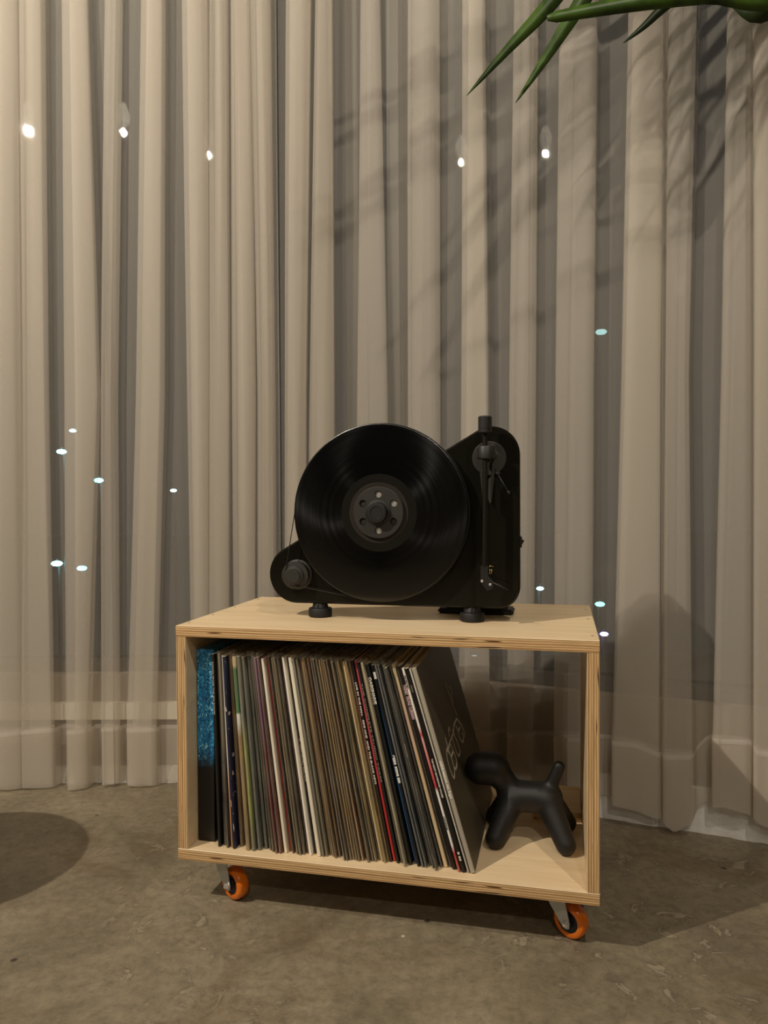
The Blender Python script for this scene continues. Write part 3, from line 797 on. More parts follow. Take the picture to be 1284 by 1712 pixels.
rr = random.Random(21)
recs = []
SHADED_COVER = add_noise_tint(mat('shaded_cover_card', '#4b4538', .5), 14, .05)  # cover coloured darker than its spine: shade of the averted side painted in
for i, (b, th, lean) in enumerate(SL):
    inf = INFO[i]
    b, th = b / 1000, th / 1000
    if i < 71:
        b2, l2 = SL[i+1][0] / 1000, SL[i+1][2]
        free = (b2 - b) - .318 * (math.tan(RD(l2)) - math.tan(RD(lean)))
        th = min(th, free * cos(RD(lean)) - .0002)
    yo = rr.uniform(.017, .033)
    if i in (3, 15, 24, 26): yo = .022
    if i >= 68: yo = .020
    if 64 <= i < 66: yo = .030
    H = rr.uniform(.3225, .3265); D = .318
    if i < 20: H -= .003
    gap = .0009 if inf['poly'] else .0004
    root = put('record_sleeve', b, yo, ZF + .0004, inf['label'], 'record', inf['group'] or None)
    root.rotation_euler = (0, -RD(lean), -T_ROT)
    m = rec_mat(inf['segs'], .42, inf['streak'] * (1.25 if inf['poly'] else 1), inf['speck'], 1.28 if inf['poly'] else 1.05)
    # jacket: thin board folder, spine slightly rounded
    bm = BM()
    x0, x1 = gap / 2, th - gap / 2
    r = (x1 - x0) * .28
    prof = [(x0, D), (x0, r), (x0 + r * .35, r * .3), (x0 + r, 0), (x1 - r, 0), (x1 - r * .35, r * .3), (x1, r), (x1, D)]
    lo = [bm.verts.new((x, y, 0)) for x, y in prof]; hi = [bm.verts.new((x, y, H)) for x, y in prof]
    for k in range(len(prof) - 1):
        f = bm.faces.new((lo[k], lo[k+1], hi[k+1], hi[k]))
        if i == 71 and k == len(prof) - 2: f.material_index = 2
    bm.faces.new(lo[::-1]); bm.faces.new(hi).material_index = 1
    bm.faces.new((lo[-1], lo[0], hi[0], hi[-1])).material_index = 1
    bmesh.ops.recalc_face_normals(bm, faces=bm.faces[:])
    obj('jacket', bm, [m, M_paper, SHADED_COVER], root)
    if inf['poly']:
        # loose clear plastic outer, taller than the jacket, its top lip wavy and bulging
        bm = BM()
        hh = H + rr.uniform(.003, .0085)
        px0, px1 = .00005, th - .00005
        rowsv = []
        nz_ = 10
        for k in range(nz_ + 1):
            z = hh * k / nz_
            bul = rr.uniform(.0006, .0018)
            lipx = rr.uniform(-.0003, .0003) if k < nz_ else 0
            zz = [z] * 6
            if k == nz_: zz = [z - rr.uniform(.0, .004), z, z + rr.uniform(-.002, .002), z + rr.uniform(-.002, .002), z, z - rr.uniform(0, .004)]
            P6 = [(px0, .31), (px0, .004), (px0 + th * .2 + lipx, -bul * .7), (px1 - th * .2 + lipx, -bul), (px1, .004), (px1, .31)]
            rowsv.append([bm.verts.new((x, y, q)) for (x, y), q in zip(P6, zz)])
        for Aa, Bb in zip(rowsv, rowsv[1:]):
            for k in range(5): bm.faces.new((Aa[k], Aa[k+1], Bb[k+1], Bb[k]))
        # folded flap lying over the jacket top
        f = [bm.verts.new(p) for p in ((px0, .004, H + .0004), (px1, .004, H + .0004), (px1, .30, H + .0004), (px0, .30, H + .0004))]
        bm.faces.new(f)
        obj('plastic_outer', bm, M_poly, root, smooth=True)
    recs.append((root, th, H))

def spine(i, body, size, m, ztop, width, squash=1, bold=0, xm=None):
    root, th, H = recs[i]
    text_mesh('spine_lettering', body, size, m, root, ztop, (xm if xm is not None else th / 2), -.0002, squash, width, bold)
spine(0, 'SONGS FROM THE BIG ROOM', .0042, M_print_g, .310, .088, 1, .0001)
spine(25, 'BY TAPES OF HILL AND SUN', .0040, M_print_w, .188, .070)
spine(29 + 18 + 4, 'LIVE IN THE HALL   SIDE ONE  AND THE BLACK KEYS', .0040, M_print_w, .290, .165, 1, .0001)
spine(53, 'THE COMPLETE STUDIO TAKES', .0038, M_print_g, .29, .16)
spine(56, 'OAEGNAIVE', .0062, M_print_w, .302, .044, 1, .0004)
spine(58, 'IIII', .0040, M_print_w, .312, .011, 1, .0006)
spine(58, 'SOM', .0046, M_print_w, .178, .015, 1, .0006)
spine(58, 'SODNE', .0046, M_print_w, .160, .016, 1, .0004)
spine(58, 'EES', .0044, M_print_w, .142, .009, 1, .0004)
spine(67, 'TASNET TRUNZ CLERMAN', .0068, M_print_p, .296, .056, 1, .0003)
spine(68, 'THE VERY BEST', .0030, M_print_k, .314, .022, 1, .0001)
spine(68, 'COUNCIL', .0030, M_print_k, .088, .022, 1, .0001)
spine(69, 'MONO', .0034, M_print_g, .298, .011)
spine(69, 'THE NIGHT RECORDINGS VOLUME', .0036, M_print_w, .180, .062, 1, .0001)
spine(69, 'II 33', .0040, M_print_w, .032, .014, 1, .0002)
spine(71, 'cabinesson nu lopi', .0068, M_print_w, .178, .060, .9, .0003)
spine(63, 'MODE', .0035, M_print_g, .2, .02)

# scrawled lettering on the grey front cover
STROKES = [[(0.0576,0.1775),(0.0456,0.1793),(0.036,0.1743),(0.0302,0.1622),(0.0309,0.1508),(0.0389,0.1352),(0.056,0.1395),(0.0604,0.1469),(0.0613,0.158),(0.0572,0.1693),(0.0456,0.1793)],
 [(0.0627,0.1614),(0.0867,0.1623),(0.0933,0.1546),(0.0905,0.1424),(0.0693,0.1392),(0.0604,0.1469)],
 [(0.0603,0.1949),(0.057,0.1785),(0.057,0.1732),(0.0627,0.1614)], [(0.0583,0.1765),(0.0834,0.1797),(0.1321,0.1816),(0.1255,0.1868)],
 [(0.0806,0.1783),(0.0895,0.1637)], [(0.1097,0.1791),(0.1073,0.164),(0.1151,0.1456),(0.1392,0.1454),(0.1387,0.1593),(0.1315,0.1785),(0.1422,0.1865),(0.156,0.1888)],
 [(0.0897,0.187),(0.0961,0.1944),(0.1089,0.1967),(0.1063,0.1912)], [(0.156,0.1888),(0.1884,0.1882),(0.1956,0.1827),(0.2118,0.1694),(0.2189,0.1561),(0.2101,0.1478)],
 [(0.161,0.184),(0.1689,0.1733),(0.1652,0.1629),(0.1804,0.1481),(0.2014,0.1514),(0.1978,0.1601)], [(0.1705,0.1712),(0.1956,0.1709)],
 [(0.1837,0.2563),(0.1832,0.2448),(0.1883,0.2292),(0.1899,0.2119),(0.2005,0.192)], [(0.2037,0.2461),(0.211,0.2337),(0.2002,0.226),(0.195,0.2144)]]
root, th, H = recs[71]
bm = BM()
for st in STROKES:
    pts = []
    for k in range(len(st) - 1):
        p0, p1, p2, p3 = st[max(k-1, 0)], st[k], st[k+1], st[min(k+2, len(st)-1)]
        for j in range(5):
            t = j / 5
            q = [0.5 * (2*p1[c] + (p2[c]-p0[c])*t + (2*p0[c]-5*p1[c]+4*p2[c]-p3[c])*t*t + (3*p1[c]-p0[c]-3*p2[c]+p3[c])*t**3) for c in (0, 1)]
            pts.append(V((q[0], q[1])))
    pts.append(V(st[-1]))
    A_, B_ = [], []
    for k, p in enumerate(pts):
        t = (pts[min(k+1, len(pts)-1)] - pts[max(k-1, 0)]).normalized(); n = V((-t.y, t.x)) * .0023
        A_.append(bm.verts.new((th + .00012, p.x + n.x, p.y + n.y))); B_.append(bm.verts.new((th + .00012, p.x - n.x, p.y - n.y)))
    for k in range(len(pts) - 1): bm.faces.new((A_[k], B_[k], B_[k+1], A_[k+1]))
obj('cover_lettering', bm, mat('pale_cover_print', '#b3ac9a', .6), root)

# blue box set
bx = put('record_box_set', .0205, .034, ZF + .0004, 'thick box set printed with rippled blue water above black, left end of the row', 'record')
mb = mat('blue_water_print', '#12405c', .35)
nt, b, N, L = NT(mb)
tc = N('ShaderNodeTexCoord'); sep = N('ShaderNodeSeparateXYZ'); L(tc.outputs['Object'], sep.inputs[0])
vo = N('ShaderNodeTexNoise'); vo.inputs['Scale'].default_value = 150; vo.inputs['Detail'].default_value = 3; vo.inputs['Distortion'].default_value = 1.8
mp = N('ShaderNodeMapping'); mp.inputs['Scale'].default_value = (1, 1, .75); L(tc.outputs['Object'], mp.inputs[0]); L(mp.outputs[0], vo.inputs['Vector'])
r = ramp(nt, [(.33, srgb('#0d4468')), (.48, srgb('#1a78b4')), (.56, srgb('#2a93c4')), (.63, srgb('#6cc0de')), (.70, srgb('#c8ecf4'))]); L(vo.outputs['Fac'], r.inputs[0])
mr = N('ShaderNodeMapRange'); mr.inputs['From Min'].default_value = .125; mr.inputs['From Max'].default_value = .165; L(sep.outputs['Z'], mr.inputs[0])
mx = N('ShaderNodeMix'); mx.data_type = 'RGBA'; mx.inputs['A'].default_value = srgb('#151312'); L(mr.outputs[0], mx.inputs['Factor']); L(r.outputs[0], mx.inputs['B'])
L(mx.outputs['Result'], b.inputs['Base Color'])
bm = BM(); box(bm, 0, .0300, 0, .318, 0, .3265); bmesh.ops.bevel(bm, geom=bm.edges[:], offset=.0006, segments=2, affect='EDGES')
obj('slipcase', bm, mb, bx)
bm = BM(); box(bm, .0304, .0322, .010, .318, 0, .319); obj('inner_tray', bm, mat('black_board', '#100f0f', .5), bx)

# ------------------------------------------------------------------ dog figurine (smooth union of capsules)
def capsule_union(caps, h, blend=.010):
    """signed distance grid -> surface nets"""
    mn = V((min(min(a[0], b[0]) - max(r1, r2) for a, b, r1, r2, g in caps), min(min(a[1], b[1]) - max(r1, r2) for a, b, r1, r2, g in caps), min(min(a[2], b[2]) - max(r1, r2) for a, b, r1, r2, g in caps))) - V((h*2,)*3)
    mxp = V((max(max(a[0], b[0]) + max(r1, r2) for a, b, r1, r2, g in caps), max(max(a[1], b[1]) + max(r1, r2) for a, b, r1, r2, g in caps), max(max(a[2], b[2]) + max(r1, r2) for a, b, r1, r2, g in caps))) + V((h*2,)*3)
    import numpy as np
    nx, ny, nz = [int((mxp[i] - mn[i]) / h) + 2 for i in range(3)]
    X, Y, Z = np.meshgrid(mn[0] + h*np.arange(nx), mn[1] + h*np.arange(ny), mn[2] + h*np.arange(nz), indexing='ij')
    D = None
    for a, b, r1, r2, g in caps:
        a = np.array(a); b = np.array(b); ba = b - a; L2 = (ba**2).sum()
        px, py, pz = X - a[0], Y - a[1], Z - a[2]
        t = np.clip((px*ba[0] + py*ba[1] + pz*ba[2]) / L2, 0, 1)
        d = np.sqrt((px - ba[0]*t)**2 + (py - ba[1]*t)**2 + (pz - ba[2]*t)**2) - (r1 + (r2 - r1) * t)
        if D is None: D = d
        else:
            k = g
            hh = np.clip(.5 + .5 * (D - d) / k, 0, 1)
            D = D * (1 - hh) + d * hh - k * hh * (1 - hh)
    ins = D < 0
    idx = -np.ones((nx-1, ny-1, nz-1), int); verts = []
    c8 = [(i, j, k) for i in (0, 1) for j in (0, 1) for k in (0, 1)]
    cnt = sum(ins[i:nx-1+i, j:ny-1+j, k:nz-1+k].astype(int) for i, j, k in c8)
    cells = np.argwhere((cnt > 0) & (cnt < 8))
    edges = [(p, q) for p in c8 for q in c8 if p < q and sum(abs(p[n]-q[n]) for n in range(3)) == 1]
    for n, (i, j, k) in enumerate(cells):
        acc = np.zeros(3); m = 0
        for p, q in edges:
            a = D[i+p[0], j+p[1], k+p[2]]; b = D[i+q[0], j+q[1], k+q[2]]
            if (a < 0) != (b < 0):
                t = a / (a - b); acc += np.array(p) * (1-t) + np.array(q) * t; m += 1
        acc /= m
        verts.append((mn[0] + h*(i+acc[0]), mn[1] + h*(j+acc[1]), mn[2] + h*(k+acc[2]))); idx[i, j, k] = n
    faces = []
    for ax in range(3):
        sl = [slice(None)]*3; s2 = [slice(None)]*3; sl[ax] = slice(0, -1); s2[ax] = slice(1, None)
        ch = np.argwhere(ins[tuple(sl)] != ins[tuple(s2)])
        u, v = (ax+1) % 3, (ax+2) % 3
        for e in ch:
            q = []
            for du, dv in ((-1, -1), (0, -1), (0, 0), (-1, 0)):
                c = list(e); c[u] += du; c[v] += dv; q.append(idx[tuple(c)])
            if min(q) < 0: continue
            if not ins[tuple(e)]: q = q[::-1]
            faces.append(q)
    return verts, faces
dog = put('dog_figurine', .568, .155, ZF + .0002, 'matt black abstract dog figurine standing on the cabinet floor', 'figurine')
def dl(x, y, z): return (x - .568, y - .155, z - ZF)
caps = [
    (dl(.541, .155, .1705), dl(.599, .155, .1725), .0262, .0258, .006),
    (dl(.541, .148, .168), dl(.5155, .113, ZF + .0172), .0215, .0168, .007),
    (dl(.600, .148, .168), dl(.6290, .114, ZF + .0172), .0215, .0168, .007),
    (dl(.541, .162, .168), dl(.5080, .198, ZF + .0172), .0215, .0168, .007),
    (dl(.600, .162, .168), dl(.6310, .200, ZF + .0172), .0215, .0168, .007),
    (dl(.537, .155, .182), dl(.515, .155, .210), .0195, .0220, .006),
    (dl(.4875, .155, .2140), dl(.509, .155, .2150), .0274, .0274, .006),
    (dl(.602, .155, .186), dl(.6185, .155, .2262), .0112, .0100, .006),
]
vs, fs = capsule_union(caps, .0028)
me = bpy.data.meshes.new('body'); me.from_pydata(vs, [], fs); me.materials.append(M_dog)
bmx = bmesh.new(); bmx.from_mesh(me)
for _ in range(3): bmesh.ops.smooth_vert(bmx, verts=bmx.verts, factor=.5, use_axis_x=True, use_axis_y=True, use_axis_z=True)
bmesh.ops.recalc_face_normals(bmx, faces=bmx.faces[:])
zmin = min(v.co.z for v in bmx.verts)
for v in bmx.verts: v.co.z -= zmin
bmx.to_mesh(me); bmx.free()
for p in me.polygons: p.use_smooth = True
o = bpy.data.objects.new('body', me); COL.objects.link(o); o.parent = dog

# ------------------------------------------------------------------ turntable
TX, TY = .336, .14
tt = put('turntable', TX, TY, ZT, 'upright glossy black vertical turntable standing on the plywood cabinet', 'turntable')
def P(x, y, z): return (x - TX, y - TY, z - ZT)
def hull_outline(circs, n=24):
    pts = []
    for (cx, cz, r) in circs:
        for k in range(96):
            a = 2*pi*k/96; pts.append((cx + r*cos(a), cz + r*sin(a)))
    pts.sort()
    def half(ps):
        h = []
        for p in ps:
            while len(h) > 1 and (h[-1][0]-h[-2][0])*(p[1]-h[-2][1]) - (h[-1][1]-h[-2][1])*(p[0]-h[-2][0]) <= 0: h.pop()
            h.append(p)
        return h
    a, b = half(pts), half(pts[::-1])
    return a[:-1] + b[:-1]
poly = hull_outline([(.1675, .5435, .0508), (.5098, .7488, .0462), (.5200, .5285, .0360)])
bm = BM(); prism(bm, [(x - TX, z - ZT) for x, z in poly], .125 - TY, .155 - TY)
big = [e for e in bm.edges if abs(e.verts[0].co.y - e.verts[1].co.y) < 1e-6]
bmesh.ops.bevel(bm, geom=big, offset=.0022, segments=3, affect='EDGES')
obj('plinth', bm, M_gloss, tt, smooth=True, ang=35)
for fx in (.2065, .4757):
    bm = BM()
    lathe(bm, [(.0185, 0), (.0208, .002), (.0208, .0135), (.0195, .0155), (.0135, .0165)], 'Z', 40, P(fx, .139, ZT))
    obj('foot', bm, M_rubber, tt, smooth=True, ang=35)
    ft = bpy.context.scene.collection.objects[-1] if False else None
    bm = BM()
    lathe(bm, [(.0145, .0165), (.0130, .021), (.0115, .0250), (.0110, .0262)], 'Z', 24, P(fx, .139, ZT))
    for k in range(8):
        a = 2*pi*k/8
        c = P(fx + .0125*cos(a), .139 + .0125*sin(a), ZT)
        tube(bm, [(c[0], c[1], .0165), (c[0] - .002*cos(a), c[1] - .002*sin(a), .0255)], [.0028, .0022], 6)
    obj('foot_neck', bm, M_black, tt, smooth=True, ang=40)
bm = BM(); box(bm, .405-TX, .540-TX, .212-TY, .262-TY, 0.0002, .010); bmesh.ops.bevel(bm, geom=bm.edges[:], offset=.003, segments=2, affect='EDGES')
box(bm, .42-TX, .53-TX, .215-TY, .225-TY, .008, .06); box(bm, .44-TX, .51-TX, .1552-TY, .217-TY, .04, .06)
obj('rear_stand', bm, M_black, tt)
bm = BM(); lathe(bm, [(.146, .1165-TY), (.149, .1158-TY), (.1500, .112-TY), (.1500, .1045-TY), (.149, .1025-TY)], 'Y', 128, (.3242-TX, 0, .6525-ZT))
lathe(bm, [(.02, .1165-TY), (.02, .1255-TY)], 'Y', 32, (.3242-TX, 0, .6525-ZT))
obj('platter', bm, M_metalblk, tt, smooth=True, ang=30)
bm = BM(); lathe(bm, [(.0265, .1252-TY), (.0265, .1235-TY), (.0235, .1225-TY), (.0235, .113-TY), (.0240, .1125-TY), (.0240, .109-TY), (.0165, .108-TY), (.0165, .1035-TY), (.0125, .1025-TY), (.0120, .0995-TY), (.0001, .0993-TY)], 'Y', 40, (.1698-TX, 0, .5435-ZT))
obj('motor_pulley', bm, M_grey, tt, smooth=True, ang=30)
# belt runs round the pulley and the platter rim
def belt_pts():
    c1 = V((.1698, .5435)); r1 = .0170; c2 = V((.3242, .6525)); r2 = .1508
    d = c2 - c1; L_ = d.length; u = d.normalized(); a0 = math.atan2(u.y, u.x)
    phi = math.acos((r1 - r2) / L_)   # angle of the tangent normals
    pts = []
    for k in range(24 + 1):
        a = a0 + phi + (2*pi - 2*phi) * k / 24
        pts.append((c1.x + r1*cos(a), c1.y + r1*sin(a)))
    for k in range(90 + 1):
        a = a0 - phi + (2*phi) * k / 90
        pts.append((c2.x + r2*cos(a), c2.y + r2*sin(a)))
    return pts
bm = BM(); tube(bm, [P(x, .1075, z) for x, z in belt_pts()], .0008, 6, closed=True)
obj('drive_belt', bm, M_rubber, tt, smooth=True)
# tonearm
AX = .5026
bm = BM(); lathe(bm, [(.0282, .1252-TY), (.0282, .1215-TY), (.0270, .1205-TY), (.0001, .1203-TY)], 'Y', 56, (.5065-TX, 0, .7422-ZT)); 
obj('tonearm_base', bm, M_grey, tt, smooth=True, ang=30)
bm = BM()
lathe(bm, [(.0125, .7395-ZT), (.0142, .7410-ZT), (.0142, .7590-ZT), (.0132, .7605-ZT)], 'Z', 36, P(AX + .001, .098, ZT))
tube(bm, [P(AX + .001, .121, .749), P(AX + .001, .100, .749)], .008, 16)
obj('bearing_housing', bm, M_black, tt, smooth=True, ang=35)
bm = BM(); tube(bm, [P(AX, .092, .782), P(AX, .092, .762), P(AX, .092, .74), P(AX - .0004, .0905, .66), P(AX - .0012, .090, .565)], .0040, 16)
obj('arm_tube', bm, M_metalblk, tt, smooth=True, ang=40)
bm = BM(); lathe(bm, [(.0095, .7812-ZT), (.0112, .7825-ZT), (.0112, .7880-ZT), (.0108, .7884-ZT), (.0112, .7888-ZT), (.0112, .8065-ZT), (.0098, .8085-ZT), (.004, .8092-ZT)], 'Z', 40, P(AX, .092, ZT))
obj('counterweight', bm, M_black, tt, smooth=True, ang=30)
bm = BM()
hx = [(-.0062, .0985), (.0058, .0985), (.0058, .082), (.0148, .0735), (.0128, .062), (.0045, .058), (-.0060, .0720), (-.0062, .080)]
prism(bm, [(AX - .0012 + x - TX, z + .4682 - ZT) for x, z in hx], .0868-TY, .0925-TY)
box(bm, AX+.001-TX, AX+.010-TX, .0925-TY, .105-TY, .0615, .0735)
obj('headshell', bm, M_black, tt)
for sx, sz in ((.4974, .5424), (.5105, .5371)):
    bm = BM(); lathe(bm, [(.0021, .0869-TY), (.0021, .0861-TY), (.0013, .0859-TY), (.0009, .0864-TY), (.0001, .0864-TY)], 'Y', 16, (sx-TX, 0, sz-ZT))
    obj('cartridge_screw', bm, M_chrome, tt, smooth=True, ang=40)
bm = BM(); tube(bm, [P(.513, .088, .5405), P(.525, .086, .536), P(.5395, .084, .5290)], [.0016, .0013, .0009], 8)
obj('finger_lift', bm, M_black, tt, smooth=True)
bm = BM()
for k, (dx, c) in enumerate(((0, 0), (.0028, 0))):
    tube(bm, [P(.5095+dx, .089, .5620), P(.5105+dx, .088, .5580), P(.5085+dx, .0885, .5535)], .00075, 6)
tube(bm, [P(.5065, .0885, .563), P(.511, .088, .5672), P(.516, .0885, .5655)], .0006, 6)
obj('cartridge_wires', bm, M_brass, tt, smooth=True)
# lift fork: two tapering blades hanging from the base
bm = BM()
prism(bm, [(.4925-TX, .718-ZT), (.4985-TX, .720-ZT), (.4972-TX, .679-ZT), (.4962-TX, .679-ZT)], .1075-TY, .1115-TY)
prism(bm, [(.513-TX, .751-ZT), (.5185-TX, .751-ZT), (.5160-TX, .7120-ZT), (.5115-TX, .670-ZT), (.5085-TX, .6675-ZT), (.5060-TX, .676-ZT), (.5068-TX, .707-ZT), (.5135-TX, .716-ZT)], .1040-TY, .1085-TY)
tube(bm, [P(.4955, .110, .717), P(.4985, .1205, .724)], .003, 8)
tube(bm, [P(.516, .107, .745), P(.516, .121, .745)], .003, 8)
obj('arm_rest', bm, M_grey, tt)
bm = BM(); tube(bm, [P(.5175, .1035, .7165), P(.526, .102, .7165)], .0013, 8); tube(bm, [P(.5215, .103, .716), P(.5395, .096, .6860)], .0010, 8); tube(bm, [P(.5385, .0964, .6878), P(.5415, .0952, .6825)], .0020, 8)
tube(bm, [P(.519, .1035, .7165), P(.517, .124, .724)], .0016, 8)
obj('lift_lever', bm, M_black, tt, smooth=True)
bm = BM(); box(bm, .5560-TX, .5585-TX, .133-TY, .147-TY, .594-ZT, .612-ZT); prism(bm, [(.5585-TX, .608-ZT), (.5625-TX, .6045-ZT), (.5585-TX, .598-ZT)], .135-TY, .145-TY)
obj('power_switch', bm, M_black, tt)

# record on the platter
RX, RZ = .3230, .6525
vr = put('vinyl_record', RX, .1020, RZ - .1505, 'black vinyl record held upright on the turntable platter', 'record')
mv = mat('grooved_vinyl', '#060606', .22, 0, spec=.6)
nt, b, N, L = NT(mv)
b.inputs['Anisotropic'].default_value = .93
tg = N('ShaderNodeTangent'); tg.direction_type = 'RADIAL'; tg.axis = 'Y'; L(tg.outputs[0], b.inputs['Tangent'])
# bands between tracks: roughness steps with radius
tc = N('ShaderNodeTexCoord'); ln = N('ShaderNodeVectorMath'); ln.operation = 'LENGTH'
mpz = N('ShaderNodeVectorMath'); mpz.operation = 'MULTIPLY'; mpz.inputs[1].default_value = (1, 0, 1); L(tc.outputs['Object'], mpz.inputs[0]); L(mpz.outputs[0], ln.inputs[0])
nzr = N('ShaderNodeTexNoise'); nzr.noise_dimensions = '1D'; nzr.inputs['Scale'].default_value = 160; nzr.inputs['Detail'].default_value = 4; L(ln.outputs['Value'], nzr.inputs['W'])
mr = N('ShaderNodeMapRange'); mr.inputs['To Min'].default_value = .13; mr.inputs['To Max'].default_value = .25; L(nzr.outputs['Fac'], mr.inputs[0]); L(mr.outputs[0], b.inputs['Roughness'])
bp = N('ShaderNodeBump'); bp.inputs['Strength'].default_value = .05; bp.inputs['Distance'].default_value = .0003
L(nzr.outputs['Fac'], bp.inputs['Height']); L(bp.outputs[0], b.inputs['Normal'])
mdw = mat('dead_wax_vinyl', '#15130f', .30)
bm = BM(); lathe(bm, [(.0655, -.0008), (.0900, -.0008), (.1485, -.0008), (.1500, -.0004), (.1505, 0), (.1500, .0004), (.03, .0004)], 'Y', 160, caps=False)
disc = obj('grooves', bm, mv, vr, loc=(0, 0, .1505), smooth=True, ang=30)
bm = BM(); lathe(bm, [(.0020, -.0009), (.0500, -.0009), (.0520, -.0011), (.0655, -.0009)], 'Y', 120, caps=False)
obj('run_out', bm, mdw, vr, loc=(0, 0, .1505), smooth=True, ang=30)
mlab = add_noise_tint(mat('dark_brown_label', '#2a2520', .4), 30, .1)
bm = BM(); lathe(bm, [(.0512, -.0012), (.0508, -.0017), (.0492, -.0016), (.0470, -.0014), (.003, -.0014)], 'Y', 96, caps=False)
obj('label', bm, mlab, vr, loc=(0, 0, .1505), smooth=True, ang=30)
# screw-on record clamp with six holes
cl = put('record_clamp', RX + .0005, .1004, RZ - .043, 'round dark grey record clamp with six holes and a centre knob', 'record clamp')
bm = BM()
RC, RH, NH = .0436, .0062, 6
outer = 96
import itertools
# plate with holes: build with triangulated fill
def ring(r, n, cx=0, cz=0, y=0, ph=0): return [bm.verts.new((cx + r*cos(2*pi*k/n + ph), y, cz + r*sin(2*pi*k/n + ph))) for k in range(n)]
def edges_of(rg): return [bm.edges.new((rg[k], rg[(k+1) % len(rg)])) for k in range(len(rg))]
YF, YB = -.0058, -.0008
fr = ring(RC - .0012, 96, y=YF); holes = []
E_ = edges_of(fr)
for k in range(NH):
    a = pi/2 + k*pi/3
    hr = ring(RH, 24, .0305*cos(a), .0305*sin(a), YF); holes.append(hr); E_ += edges_of(hr)
bmesh.ops.triangle_fill(bm, use_beauty=True, use_dissolve=False, edges=E_)
for f in list(bm.faces):
    c = f.calc_center_median()
    for k in range(NH):
        a = pi/2 + k*pi/3
        if (c.x - .0305*cos(a))**2 + (c.z - .0305*sin(a))**2 < (RH*.96)**2: bm.faces.remove(f); break
for hr in holes:
    cx = sum(v.co.x for v in hr)/24; cz = sum(v.co.z for v in hr)/24
    h2 = [bm.verts.new((v.co.x, YB - .0004, v.co.z)) for v in hr]
    for k in range(24): bm.faces.new((hr[k], hr[(k+1) % 24], h2[(k+1) % 24], h2[k]))
o1 = ring(RC, 96, y=YF + .0012); o2 = ring(RC, 96, y=YB)
for A_, B_ in ((fr, o1), (o1, o2)):
    for k in range(96): bm.faces.new((A_[k], A_[(k+1) % 96], B_[(k+1) % 96], B_[k]))
bmesh.ops.recalc_face_normals(bm, faces=bm.faces[:])
obj('clamp_plate', bm, M_grey, cl, loc=(0, 0, .0436), smooth=True, ang=30)
for k in range(NH):
    a = pi/2 + k*pi/3
    bm = BM(); lathe(bm, [(.0058, -.0012), (.0056, -.0020), (.0030, -.0026), (.0001, -.0027)], 'Y', 20)
    m_ = M_chrome if k in (0, 3, 5) else M_grey
    o = obj('hole_disc', bm, m_, cl, loc=(.0305*cos(a), 0, .0436 + .0305*sin(a)), smooth=True, ang=50)
    if k in (0, 3, 5): o['label'] = 'shiny metal disc in a clamp hole'
bm = BM(); lathe(bm, [(.0225, YF + .0003), (.0215, YF - .0012), (.0180, YF - .0020), (.0172, YF - .0040), (.0168, YF - .0120), (.0155, YF - .0135), (.0110, YF - .0138), (.0105, YF - .0128), (.0001, YF - .0126)], 'Y', 48)
obj('clamp_knob', bm, M_black, cl, loc=(0, 0, .0436), smooth=True, ang=30)

# ------------------------------------------------------------------ palm plant (pot stands just outside the frame, leaves hang into it)
plant = empty('potted_palm', (1.02, .98, 0), 0, 'potted palm with long narrow green leaves hanging in at the top right', 'plant')
PO = plant.location.copy()
def leaf_mat(nm, a, b):
    m = mat(nm, a, .45); nt, bb, N, L = NT(m)
    tc = N('ShaderNodeTexCoord'); mp = N('ShaderNodeMapping'); mp.inputs['Scale'].default_value = (8, 8, 8); L(tc.outputs['Object'], mp.inputs[0])
    nz = N('ShaderNodeTexNoise'); nz.inputs['Scale'].default_value = 3; nz.inputs['Detail'].default_value = 6; L(mp.outputs[0], nz.inputs['Vector'])
    r = ramp(nt, [(.35, srgb(a)), (.6, srgb(b)), (.78, srgb(b)), (.82, srgb('#9a8a50'))]); L(nz.outputs['Fac'], r.inputs[0])
    L(r.outputs[0], bb.inputs['Base Color'])
    bb.inputs['Specular IOR Level'].default_value = .3
    return m
M_leaf = leaf_mat('palm_leaf_green', '#1f2f0c', '#3c5518')
M_leafd = leaf_mat('palm_leaf_dark', '#141d0a', '#1e2c0f')
M_stem = add_noise_tint(mat('palm_cane', '#6b7a3a', .5), 14, .25)
